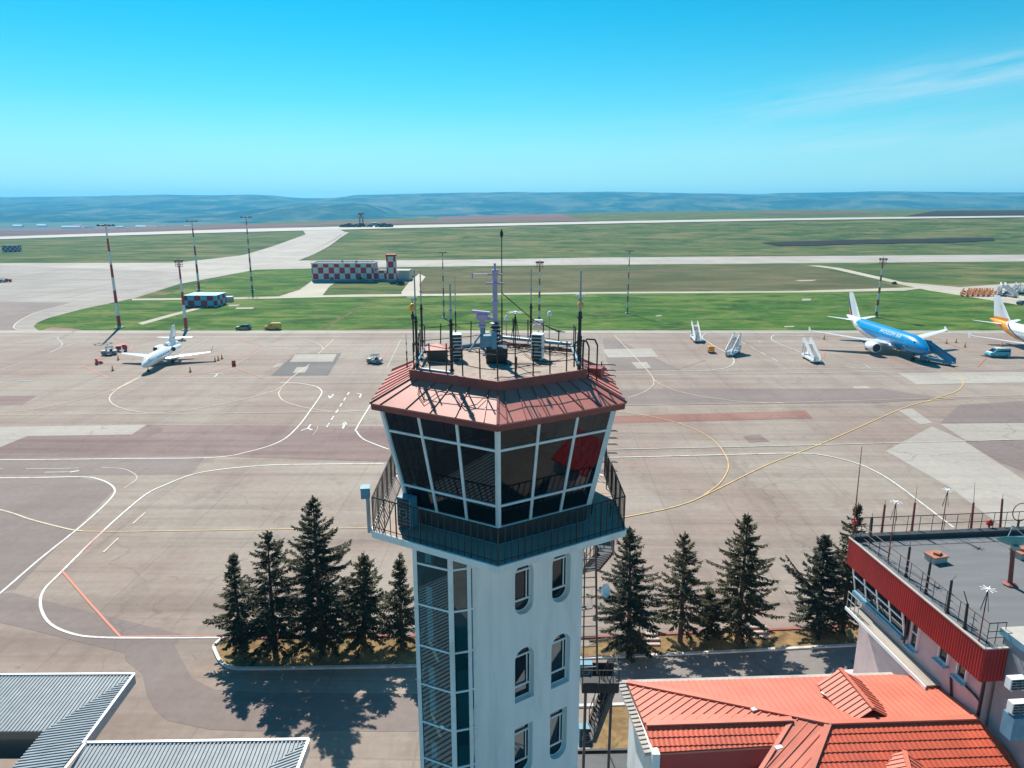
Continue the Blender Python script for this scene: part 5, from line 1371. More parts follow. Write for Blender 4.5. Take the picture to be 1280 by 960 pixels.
# concrete steps with red stripes in the right bed
def steps(px, py, n_, w, label):
    p = G(px, py); t_ = thing('garden_steps', label, 'steps', p)
    for i in range(n_):
        mb = MB(); mb.box(p+Vector((0, i*.42, .09+i*.09)), (w, .42, .18+i*.18)); mb.build('tread', M['concrete'], t_)
        mb = MB(); mb.box(p+Vector((0, i*.42-.215, .05+i*.18)), (w+.01, .02, .08)); mb.build('red_stripe', M['red'], t_)
steps(817, 806, 3, 1.0, 'narrow concrete steps with red stripes beside the bluish spruce'); steps(946, 797, 3, 2.1, 'wide concrete steps with red stripes behind the well shaped spruce')
# ================================================================== FLOODLIGHT MASTS
def mast(bp, tp, label, kind, band, group, r0=.42):
    p = G(*bp); h = atY(*tp, p.y).z; t_ = thing('floodlight_mast', label, 'floodlight mast', p, group)
    mb = MB(); mb.tube(p, p+Vector((0, 0, h)), r0, r0*.42, 10, caps=True); mb.build('pole', M[band], t_, True)
    mb = MB(); mb.box(p+Vector((0, 0, .15)), (r0*4, r0*4, .3)); mb.lathe(p+Vector((0, 0, .3)), [(r0*1.5, 0), (r0*1.5, .12), (r0*1.1, .3)], 10); mb.build('footing', M['concrete'], t_)
    top = p+Vector((0, 0, h))
    if kind == 'ring':
        mb = MB(); rr = 1.7
        mb.path([top+Vector((rr*math.cos(a), rr*math.sin(a), 0)) for a in [2*math.pi*i/12 for i in range(13)]], .06, 5)
        for i in range(6): a = i*math.pi/3; mb.tube(top, top+Vector((rr*math.cos(a), rr*math.sin(a), 0)), .04, n=4)
        mb.lathe(top, [(.4, -.3), (.45, .2), (.2, .4)], 8); mb.build('head_frame', M['grey'], t_)
        for i in range(8):
            a = 2*math.pi*i/8+.2; mb = MB(); q = top+Vector((rr*1.15*math.cos(a), rr*1.15*math.sin(a), -.15)); mb.box(q, (.55, .5, .32), a); mb.box(q+Vector((0, 0, .2)), (.4, .36, .1), a); mb.build('lamp_head', M['dark'], t_)
    elif kind == 'basket':
        mb = MB(); z0 = -1.6
        for z in (z0, z0+.55, z0+1.1): mb.path([top+Vector((1.0*math.cos(a), 1.0*math.sin(a), z)) for a in [2*math.pi*i/8 for i in range(9)]], .04, 4)
        for i in range(8): a = i*math.pi/4; mb.tube(top+Vector((math.cos(a), math.sin(a), z0)), top+Vector((math.cos(a), math.sin(a), z0+1.1)), .03, n=4)
        mb.lathe(top+Vector((0, 0, z0-.05)), [(1.0, 0), (1.0, .06)], 8); mb.build('service_basket', M['brownred'], t_)
        for i in range(6):
            a = 2*math.pi*i/6; mb = MB(); q = top+Vector((.95*math.cos(a), .95*math.sin(a), .05)); mb.box(q, (.5, .55, .5), a); mb.tube(q-Vector((0, 0, .6)), q, .05, n=4); mb.build('lamp_head', M['brownred'], t_)
        mb = MB(); mb.tube(top, top+Vector((0, 0, .9)), .05, n=4); mb.build('lightning_rod', M['dark'], t_)
    else:
        mb = MB(); mb.box(top, (2.6, .12, .12)); mb.box(top-Vector((0, 0, .12)), (.3, .3, .3)); mb.build('crossbar', M['dark'], t_)
        for x in (-1.1, -.4, .4, 1.1): mb = MB(); mb.box(top+Vector((x, -.15, .12)), (.5, .4, .28)); mb.build('lamp_head', M['dark'], t_)
    return t_
g1_ = 'floodlight masts round the apron'
mast((149.5, 410), (131.5, 281), 'tallest red and white floodlight mast, standing at the grass edge behind the business jet', 'ring', 'band_rw', g1_, .5)
mast((249, 363), (239.5, 276), 'red and white floodlight mast rising behind the blue roofed checkered hut', 'ring', 'band_rw', g1_, .5)
mast((315.5, 363), (309, 271), 'rust banded floodlight mast on the grass between checkered hut and checkered building', 'ring', 'band_ow', g1_, .45)
mast((233, 413), (227, 326), 'stocky banded mast with lamp basket just behind the business jet', 'basket', 'band_rw', g1_, .48)
mast((674, 404), (673.2, 328), 'stocky banded mast with lamp basket seen behind the tower roof', 'basket', 'band_ow', g1_, .42)
mast((1095, 397), (1102.5, 324), 'stocky rust banded mast with lamp basket behind the blue airliner', 'basket', 'band_ow', g1_, .46)
mast((555, 398), (549.5, 316), 'thin banded mast with crossbar of lamps between the checkered building and tower roof', 'bar', 'band_ow', g1_, .3)
mast((784, 392), (786.5, 314), 'thin banded mast with crossbar of lamps on the grass right of the tower roof', 'bar', 'band_ow', g1_, .3)
# ================================================================== CHECKERED BUILDINGS
def check_mat(name, a, b_, sx, sz, oz=0.0):
    m, t, b = newmat(name); sep = _n(t, 'ShaderNodeSeparateXYZ'); t.links.new(coords(t, 'Object'), sep.inputs[0])
    fx = math_(t, 'FLOOR', math_(t, 'DIVIDE', math_(t, 'ADD', sep.outputs[0], math_(t, 'MULTIPLY', sep.outputs[1], 1.0)), sx)); fz = math_(t, 'FLOOR', math_(t, 'DIVIDE', math_(t, 'ADD', sep.outputs[2], oz), sz))
    k = math_(t, 'GREATER_THAN', math_(t, 'FRACT', math_(t, 'MULTIPLY', math_(t, 'ADD', fx, fz), .5)), .25)
    f = noise_(t, coords(t, 'Object'), 1.2, 6, .6)
    col = mix(t, .35, mix(t, k, a, b_), ramp(t, f, [(.3, (.7, .7, .7)), (.7, (1.15, 1.15, 1.15))]), 'MULTIPLY')
    t.links.new(col, b.inputs['Base Color']); b.inputs['Roughness'].default_value = .7; return m
c_a, c_b = G(390.5, 352.5), G(462, 352.5)
def cz2(y): return atY(400, y, c_a.y).z
zt = cz2(330); x0, x1, y0 = c_a.x, atY(467, 352, c_a.y).x, c_a.y
ck = thing('checkered_building', 'long red and white checkered airfield building with tower at one end', 'building', ((x0+x1)/2, y0+6, 0))
off = -((x0+x1)/2)
CK = check_mat('red_white_check', (.58, .02, .018), (.74, .72, .72), 2.45, 2.7, -1.2)
mb = MB(); mb.box(((x0+x1)/2, y0+6, zt/2+.5), (x1-x0, 12, zt-1)); mb.build('wall', CK, ck)
mb = MB(); mb.box(((x0+x1)/2, y0+6, .5), (x1-x0+.2, 12.2, 1.0)); mb.build('plinth', M['bluepaint'], ck)
mb = MB(); mb.box(((x0+x1)/2, y0+6, zt+.08), (x1-x0-.6, 11.4, .15)); mb.build('roof', M['felt'], ck)
mb = MB()
for a, b_ in (((x0, y0), (x1, y0)), ((x0, y0+12), (x1, y0+12)), ((x0, y0), (x0, y0+12)), ((x1, y0), (x1, y0+12))): mb.bar((*a, zt+.25), (*b_, zt+.25), .3, .5)
mb.build('parapet', M['white'], ck)
mb = MB(); z_ = zt+.5
for i in range(13): x = lerp(x0, x1, i/12); mb.tube((x, y0+.1, z_), (x, y0+.1, z_+.8), .05, n=4); mb.tube((x, y0+11.9, z_), (x, y0+11.9, z_+.8), .05, n=4)
for yy in (.1, 11.9): mb.tube((x0, y0+yy, z_+.8), (x1, y0+yy, z_+.8), .05, n=4)
mb.build('roof_railing', M['grey'], ck)
x2 = atY(484, 352, y0).x; zl2 = cz2(339)
mb = MB(); mb.box(((x1+x2)/2+.02, y0+7, zl2/2+.5), (x2-x1+.0, 10, zl2-1)); mb.build('annex_wall', CK, ck)
mb = MB(); mb.box(((x1+x2)/2+4, y0+7.2, .5), (x2-x1+8, 10, 1.0)); mb.build('plinth', M['bluepaint'], ck)
mb = MB(); mb.box(((x1+x2)/2, y0+7, zl2+.06), (x2-x1-.1, 9.8, .12)); mb.build('annex_roof', M['felt'], ck)
x3 = atY(495, 352, y0).x; zt3 = atY(489, 318, y0).z; zr = zt3-.9
mb = MB(); mb.box(((x2+x3)/2, y0+1.6, zr/2+.5), (x3-x2, 4, zr-1)); mb.build('tower_wall', CK, ck)
mb = MB(); mb.box(((x2+x3)/2, y0+1.6, zr+.45), (x3-x2+.5, 4.5, .9)); mb.build('tower_cap', M['red'], ck)
mb = MB(); mb.box(((x2+x3)/2, y0+1.6, .5), (x3-x2+.2, 4.2, 1.0)); mb.build('tower_plinth', M['bluepaint'], ck)
x4 = atY(507, 345, y0).x
mb = MB(); mb.box(((x2+x4)/2+1, y0+9.5, zl2/2), (x4-x2, 9, zl2*.95)); mb.build('rear_wing', M['concrete'], ck)
mb = MB(); mb.tube((lerp(x0, x1, .75), y0-1, 0), (lerp(x0, x1, .75), y0-1, zt+1.5), .09, n=5); mb.build('flue', M['brownred'], ck)
for fx in (.32, .78): 
    mb = MB(); mb.box((lerp(x0, x1, fx), y0-.06, 1.6), (1.6, .1, 1.2)); mb.build('window', M['screen'], ck)
mb = MB(); mb.box(((x0*.3+x1*.7), y0+4, zt+.8), (1.0, 1, 1.0)); mb.box(((x0*.55+x1*.45), y0+7, zt+.7), (.8, .8, .9)); mb.build('chimney', M['concrete'], ck)
# hut
h0, h1 = G(233, 383.5), G(270, 385); hz_ = atY(250, 369.5, h0.y).z
hx0, hx1, hy = h0.x, G(271, 384).x, h0.y-1; HD = 9
hut = thing('checkered_hut', 'small checkered hut with light blue flat roof on the grass', 'hut', ((hx0+hx1)/2, hy+HD/2, 0))
HK = check_mat('hut_check', (.42, .015, .03), (.16, .52, .70), 2.2, 1.75, -.5)
mb = MB(); mb.box(((hx0+hx1)/2, hy+HD/2, hz_/2), (hx1-hx0, HD, hz_)); mb.build('wall', HK, hut)
mb = MB(); mb.box(((hx0+hx1)/2, hy+HD/2, hz_+.1), (hx1-hx0+.5, HD+.5, .2)); mb.box(((hx0*.6+hx1*.4), hy+HD/2, hz_+.22), (.2, HD+.3, .06)); mb.build('roof', M['lightblue'], hut)
mb = MB(); mb.box(((hx0*.78+hx1*.22), hy-.04, 1.2), (1.6, .1, 2.3)); mb.build('door', M['darkred'], hut)
mb = MB(); mb.box(((hx0*.4+hx1*.6), hy-.04, 1.2), (1.8, .1, 2.3)); mb.build('door', M['darkred'], hut)
p = G(285.5, 377.5); t_ = thing('utility_box', 'grey utility kiosk beside the checkered hut', 'kiosk', p); mb = MB(); mb.box(p+Vector((0, 1, .9)), (2.6, 2, 1.8)); mb.build('body', M['grey'], t_)
mb = MB(); mb.box(p+Vector((0, 1, 1.86)), (2.8, 2.2, .12)); mb.build('lid', M['white_metal'], t_)
# far striped hut + radar
p = GT(12, 315); z_ = atY(12, 307, p.y).z-p.z; wdt = atY(21, 312, p.y).x-atY(3, 312, p.y).x
t_ = thing('checkered_shed', 'far dark red and white checkered shed on the grass by the runway', 'shed', p)
mb = MB(); mb.box(p+Vector((0, 3, z_/2)), (wdt, 6, z_)); o = mb.build('wall', check_mat('shed_check', (.42, .03, .06), (.55, .5, .55), wdt/6, z_/3), t_); mb = MB(); mb.box(p+Vector((0, 3, z_+.1)), (wdt+.6, 6.6, .2)); mb.build('roof', M['dark'], t_)
p = GT(452, 283); hh = atY(452, 267, p.y).z-p.z; px1 = p.y/913
t_ = thing('radar_tower', 'lattice radar tower with dark red antenna on the horizon', 'radar tower', p)
mb = MB()
for sx in (-1, 1):
    for sy in (-1, 1):
        mb.tube(p+Vector((sx*2.6*px1, sy*2*px1, 0)), p+Vector((sx*1.6*px1, sy*1.2*px1, hh*.7)), .32*px1, n=4)
for f in (.2, .4, .6): mb.box(p+Vector((0, 0, hh*f)), (4.4*px1, .3*px1, .3*px1))
mb.build('lattice', M['brownred'], t_)
mb = MB(); mb.box(p+Vector((0, 0, hh*.74)), (10.5*px1, 6, .9*px1)); mb.build('platform', M['darkred'], t_)
mb = MB(); mb.box(p+Vector((0, 0, hh*.98)), (7*px1, 2, 2.4*px1)); mb.box(p+Vector((0, 0, hh*.84)), (2.4*px1, 2, 2*px1)); mb.build('antenna', M['brownred'], t_)
p = GT(467.5, 282); t_ = thing('runway_hut', 'pale flat hut beyond the runway beside the radar tower', 'hut', p); mb = MB(); mb.box(p+Vector((0, 4, 1.9)), (7.5*px1, 8, 3.6)); mb.build('wall', M['concrete'], t_)
mb = MB(); mb.box(p+Vector((0, 4, 3.9)), (8.2*px1, 9, .5)); mb.build('roof', M['white_metal'], t_)
# hazy valley town
random.seed(5)
wallc = [mat('far_wall_%s' % n_, c, .8) for n_, c in (('white', (.85, .85, .85)), ('cream', (.7, .66, .6)), ('red', (.45, .2, .15)))]
spots = [(22, 279.5), (52, 278.5), (88, 276), (97, 276.5), (104, 278.5), (112, 276.5), (150, 279), (176, 277), (190, 276), (203, 276.4), (320, 277), (328, 275), (335, 275.6), (342, 273), (349, 276), (357, 274.4), (361, 273.6), (366, 275), (372, 273.6), (378, 276), (384, 274), (389, 274.6), (310, 276), (300, 277), (288, 277), (276, 278), (262, 277.4), (248, 278.6), (235, 277), (331, 272.2), (352, 272), (402, 274), (410, 273), (560, 270.6)]
for i, (px, py) in enumerate(spots):
    Y = random.uniform(2900, 3150); z0 = max(terrain(atY(px, py, Y).x, Y), hills(atY(px, py, Y).x, Y)); P = atY(px, py, Y); Pz = P.z
    s = random.uniform(10, 19); hall = i in (2, 10, 17); w_ = s*(2.6 if hall else 1.2)
    gz = z0; top = max(Pz, gz+5)
    mb = MB(); q = [(-w_, -s*.5), (w_, -s*.5), (w_, s*.5), (-w_, s*.5)]
    mb.prism([(P.x+a, Y+b_) for a, b_ in q], gz-2, gz+6, 0)
    mb.face([(P.x-w_, Y-s*.55, gz+6), (P.x+w_, Y-s*.55, gz+6), (P.x+w_, Y, gz+6+s*.35), (P.x-w_, Y, gz+6+s*.35)], 1); mb.face([(P.x-w_, Y+s*.55, gz+6), (P.x-w_, Y, gz+6+s*.35), (P.x+w_, Y, gz+6+s*.35), (P.x+w_, Y+s*.55, gz+6)], 1)
    for sx in (-1, 1): mb.face([(P.x+sx*w_, Y-s*.5, gz+6), (P.x+sx*w_, Y+s*.5, gz+6), (P.x+sx*w_, Y, gz+5.9+s*.35)], 0)
    o = mb.build('town_house', [wallc[0 if i % 3 else 1], wallc[0] if hall else random.choice((wallc[2], wallc[1], wallc[0]))]); tag(o, 'pale house of the hazy valley town below the blue hills', 'house', 'houses of the far town')
# ================================================================== AIRCRAFT (built nose to +X at the origin, then placed)
def fuselage(st_, n=20):
    return [[(-x, r*math.cos(a)*sy, zc+r*math.sin(a)*sz) for a in [2*math.pi*k/n for k in range(n)]] for x, r, zc, sy, sz in st_]
def wing_rings(secs, side):
    """secs: (x_le, y, z, chord, thickness)"""
    out = []
    for x, y, z, c, t in secs:
        prof = [(0, 0), (.08, .6), (.3, 1), (.6, .7), (1, .04), (1, -.04), (.6, -.35), (.3, -.5), (.08, -.4)]
        out.append([(-(x+u*c), y*side, z+w*t/2) for u, w in prof])
    return out
def fin_rings(secs):
    out = []
    for x, z, c, t in secs:
        prof = [(0, 0), (.1, .6), (.35, 1), (1, .05), (1, -.05), (.35, -1), (.1, -.6)]
        out.append([(-(x+u*c), w*t/2, z) for u, w in prof])
    return out
def livery(name, blue, kind):
    m, t, b = newmat(name); sep = _n(t, 'ShaderNodeSeparateXYZ'); t.links.new(coords(t, 'Object'), sep.inputs[0])
    X, Y, Z = sep.outputs; white = (.80, .81, .83)
    s = math_(t, 'MULTIPLY', X, -1.0)                     # metres behind the nose
    if kind == 'blue':
        lim = math_(t, 'ADD', math_(t, 'MULTIPLY', math_(t, 'POWER', math_(t, 'MAXIMUM', math_(t, 'MULTIPLY_ADD', s, 1/30, -.2), 0), 1.8), 4.9), 1.6)
        k = math_(t, 'GREATER_THAN', Z, lim); k = math_(t, 'MULTIPLY', k, math_(t, 'LESS_THAN', s, 29.4))
        col = mix(t, k, white, blue)
        d = math_(t, 'ABSOLUTE', math_(t, 'SUBTRACT', math_(t, 'SUBTRACT', Z, lim), -.16)); 
        col = mix(t, math_(t, 'MULTIPLY', math_(t, 'LESS_THAN', d, .06), math_(t, 'LESS_THAN', s, 28.0)), col, (.25, .5, .8))
    else:
        lim = math_(t, 'SUBTRACT', math_(t, 'MULTIPLY', math_(t, 'POWER', math_(t, 'MAXIMUM', math_(t, 'MULTIPLY_ADD', s, 1/10, -2.3), 0), 1.4), 5.2), -2.6)
        k = math_(t, 'LESS_THAN', Z, lim); col = mix(t, k, white, (.01, .03, .10))
        k2 = math_(t, 'LESS_THAN', Z, math_(t, 'SUBTRACT', lim, .38)); col = mix(t, k2, col, (.75, .72, .66))
        k3 = math_(t, 'LESS_THAN', Z, math_(t, 'SUBTRACT', lim, .62)); col = mix(t, k3, col, (.85, .30, .01))
    wz = math_(t, 'MULTIPLY', math_(t, 'GREATER_THAN', Z, 3.98), math_(t, 'LESS_THAN', Z, 4.3))
    wx = math_(t, 'LESS_THAN', math_(t, 'FRACT', math_(t, 'DIVIDE', s, .53)), .45)
    wr = math_(t, 'MULTIPLY', math_(t, 'GREATER_THAN', s, 6.2), math_(t, 'LESS_THAN', s, 29))
    col = mix(t, math_(t, 'MULTIPLY', math_(t, 'MULTIPLY', wz, wx), wr), col, (.03, .04, .06))
    t.links.new(col, b.inputs['Base Color']); b.inputs['Roughness'].default_value = .28; b.inputs['Coat Weight'].default_value = .3
    return m
def tailmat(name, kind):
    m, t, b = newmat(name); sep = _n(t, 'ShaderNodeSeparateXYZ'); t.links.new(coords(t, 'Object'), sep.inputs[0])
    X, Y, Z = sep.outputs; q = math_(t, 'MULTIPLY_ADD', Z, .66, X)   # X is negative towards the tail; follows the sweep
    col = (.80, .81, .83)
    if kind == 'blue':
        for lo, hi, c in ((-31.9, -31.0, (.012, .05, .30)), (-32.3, -31.9, (.75, .42, .03)), (-33.0, -32.3, (.50, .03, .03))):
            lo, hi = lo+.7, hi+.7
            k = math_(t, 'MULTIPLY', math_(t, 'GREATER_THAN', q, lo), math_(t, 'LESS_THAN', q, hi)); k = math_(t, 'MULTIPLY', k, math_(t, 'LESS_THAN', Z, 10.6))
            col = mix(t, k, col, c)
    else:
        k = math_(t, 'LESS_THAN', Z, 6.5); k = math_(t, 'MULTIPLY', k, math_(t, 'LESS_THAN', X, -31.0)); col = mix(t, k, col, (.85, .30, .01))
    t.links.new(col, b.inputs['Base Color']) if not isinstance(col, tuple) else None
    b.inputs['Roughness'].default_value = .3; return m
def airliner(name, label, body_m, fin_m, eng_m, lettering):
    t_ = thing(name, label, 'airliner')
    st_ = [(0, .04, 3.25, 1, 1), (.25, .42, 3.27, 1, 1), (.8, .83, 3.33, 1, .95), (1.6, 1.2, 3.44, 1, .98), (2.8, 1.58, 3.6, 1, 1), (4.2, 1.84, 3.72, 1, 1), (6, 1.97, 3.78, 1, 1.03), (10, 1.98, 3.78, 1, 1.04), (16, 1.98, 3.78, 1, 1.04), (24, 1.98, 3.78, 1, 1.04), (27, 1.84, 3.92, 1, 1.03), (30, 1.48, 4.3, 1, 1.03), (32.5, 1.08, 4.75, 1, 1.05), (34.8, .68, 5.15, 1, 1.1), (36.8, .32, 5.45, 1, 1.1), (37.5, .14, 5.52, 1, 1)]
    mb = MB(); mb.loft(fuselage(st_, 28)); fu = mb.build('fuselage', body_m, t_, True)
    mb = MB(); mb.loft(fuselage([(10.2, .3, 2.2, 2, 1), (12, 1.1, 2.2, 2.0, .75), (18, 1.15, 2.15, 2.0, .8), (20.5, .3, 2.4, 2, 1)], 14)); mb.build('wing_fairing', M['plane_grey'], t_, True)
    for s in (-1, 1):
        mb = MB(); mb.loft(wing_rings([(11.6, 1.2, 2.45, 7.0, .85), (14.4, 6.4, 2.95, 4.0, .5), (20.4, 16.9, 4.25, 1.55, .16)], s)); w = mb.build('wing', M['plane_grey'], t_, True)
        mb = MB(); mb.loft(fin_rings([(20.35, 0, 1.5, .08), (21.3, .75, .7, .05)])); mb.loft(fin_rings([(20.6, -.55, .9, .05), (20.35, 0, 1.5, .08)])); mb.v = [(x, y+16.95*s, z+4.27) for x, y, z in mb.v]; mb.build('wing_tip_fence', M['plane_white'], w)
        mb = MB(); mb.loft(wing_rings([(31.3, .4, 4.95, 3.6, .36), (34.6, 6.2, 5.55, 1.35, .12)], s)); mb.build('tailplane', M['plane_white'], t_, True)
        e = MB(); ce = (0, 5.75*s, 1.95); n = 18
        rg = [[(-x, ce[1]+r*math.cos(a), ce[2]+r*math.sin(a)) for a in [2*math.pi*k/n for k in range(n)]] for x, r in ((10.6, .78), (10.25, .92), (10.1, 1.02), (10.3, 1.14), (11.2, 1.24), (12.6, 1.2), (13.8, 1.0), (14.6, .78), (15.2, .45))]
        e.loft(rg[1:]); en = e.build('engine', eng_m, t_, True)
        f = MB(); f.loft([[(-x, ce[1]+r*math.cos(a), ce[2]+r*math.sin(a)) for a in [2*math.pi*k/n for k in range(n)]] for x, r in ((10.22, .96), (10.45, .3), (10.2, .02))]); f.build('fan', M['black'], en)
        pyl = MB(); pyl.bar((-12.0, ce[1], 2.95), (-16.2, ce[1], 2.95), .25, .5); pyl.build('pylon', M['plane_grey'], t_)
        g = MB(); g.tube((-17.7, 3.8*s, .6), (-17.4, 3.6*s, 2.3), .14); g.tube((-17.7, 3.3*s, .58), (-17.7, 3.65*s, .58), .58, n=14); g.tube((-17.7, 3.95*s, .58), (-17.7, 4.3*s, .58), .58, n=14); g.build('main_gear', M['rubber'], t_)
    mb = MB(); mb.loft(fin_rings([(28.0, 5.35, 2.2, .15), (30.2, 5.9, 6.0, .45), (35.3, 11.75, 2.2, .2)])); mb.build('fin', fin_m, t_, True)
    mb = MB(); mb.tube((-5.1, 0, .4), (-5.0, 0, 2.2), .1); mb.tube((-5.1, -.32, .4), (-5.1, -.08, .4), .4, n=12); mb.tube((-5.1, .08, .4), (-5.1, .32, .4), .4, n=12); mb.build('nose_gear', M['rubber'], t_)
    # windscreen: a band wrapped just proud of the nose
    mb = MB()
    def rad(x):
        for (xa, ra, za, _, sa), (xb, rb, zb_, _, sb) in zip(st_, st_[1:]):
            if xa <= x <= xb: f = (x-xa)/(xb-xa); return ra+(rb-ra)*f, za+(zb_-za)*f, sa+(sb-sa)*f
    for i in range(6):
        a0, a1 = R(20+i*23.5), R(20+i*23.5+21)
        q = []
        for a, up_ in ((a0, 0), (a1, 0), (a1, 1), (a0, 1)):
            edge = abs(math.sin(a)-1)
            x = (1.62 if not up_ else 2.35)+1.25*abs(math.cos(a))**2
            r, zc, sz = rad(x); el_ = R(28 if not up_ else 45); 
            aa = R(90)+(a-R(90))*.62
            r *= 1.012
            ang = math.atan2(math.sin(a), math.cos(a)); 
            y = r*math.cos(ang)*.93; zz = math.sqrt(max(0, r*r-y*y))*sz
            q.append((-x, y, zc+min(zz, r*(.62 if not up_ else .88))*1.0 if abs(math.cos(ang)) < .75 else zc+r*(.36 if not up_ else .68)))
        mb.face(q)
    mb.build('windscreen', M['screen'], t_)
    for s in (-1, 1):
        for x in (6.0, 30.0):
            r, zc, sz = rad(x); mb = MB(); ring = []
            for dx, dz_ in ((-.42, -.55), (.42, -.55), (.42, 1.15), (-.42, 1.15)):
                y = math.sqrt(max(.01, r*r-dz_*dz_/(sz*sz)))+.012; ring.append((-(x+dx), y*s, zc+dz_))
            ring = [Vector(p) for p in ring]
            for a, b_ in zip(ring, ring[1:]+ring[:1]): mb.bar(a, b_, .05, .03)
            mb.build('cabin_door', M['plane_grey'], t_)
    if lettering:
        cu = bpy.data.curves.new('letters', 'FONT'); cu.body = lettering; cu.size = 1.25; cu.space_character = 1.1; cu.align_x = 'LEFT'
        to = bpy.data.objects.new('letters', cu); COL.objects.link(to); dg = bpy.context.evaluated_depsgraph_get(); me = bpy.data.meshes.new_from_object(to.evaluated_get(dg)); bpy.data.objects.remove(to); 
        bm = bmesh.new(); bm.from_mesh(me); bmesh.ops.triangulate(bm, faces=bm.faces); bmesh.ops.subdivide_edges(bm, edges=bm.edges, cuts=1)
        w_ = max(v.co.x for v in bm.verts)
        for s in (-1, 1):
            b2 = bm.copy()
            for v in b2.verts:
                x = 8.2+(w_-v.co.x if s == 1 else v.co.x) if s == 1 else 8.2+v.co.x
                ang = R(24)+v.co.y/1.98*.95
                v.co = Vector((-x, s*(1.995*math.cos(ang)), 3.78+2.075*math.sin(ang)))
            bmesh.ops.recalc_face_normals(b2, faces=b2.faces)
            m2 = bpy.data.meshes.new('lettering'); b2.to_mesh(m2); b2.free(); m2.materials.append(M['plane_white'])
            o = bpy.data.objects.new('lettering', m2); COL.objects.link(o); o.parent = t_
        bm.free()
    return t_
nose = G(1160, 437.5, 3.5); tail = G(1059.6, 393.8, 5.6)
a1_ = airliner('passenger_jet', 'blue topped white airliner parked nose towards the viewer with blue stairs at its door', livery('blue_livery', (.003, .25, .56), 'blue'), tailmat('striped_fin', 'blue'), M['plane_white'], 'AIR MOLDOVA')
a1_.location = (nose.x, nose.y, 0); a1_.rotation_euler = (0, 0, math.atan2(nose.y-tail.y, nose.x-tail.x))
a2_ = airliner('passenger_jet', 'white airliner with orange tail cone and dark curved stripe, cut off by the picture edge', livery('white_livery', (1, 1, 1), 'white'), tailmat('plain_fin', 'white'), M['teal'], None)
tp = G(1238, 398, 5.6); ang2 = R(-86.5); a2_.location = (tp.x+37.4*math.cos(ang2), tp.y+37.4*math.sin(ang2), 0); a2_.rotation_euler = (0, 0, ang2)
for s in (-1, 1):
    mb = MB()
    c0 = Vector((-34.2, s*.235, 9.3)); 
    mb.face([c0+Vector((-.55, 0, .12)), c0+Vector((-.1, 0, -.1)), c0+Vector((.5, 0, .25)), c0+Vector((.1, 0, .05))]); mb.face([c0+Vector((-.1, 0, -.1)), c0+Vector((.0, 0, -.5)), c0+Vector((.18, 0, -.05))])
    o = mb.build('tail_emblem', M['orange'], a2_); o.data.transform(Matrix.Translation(a2_.location))
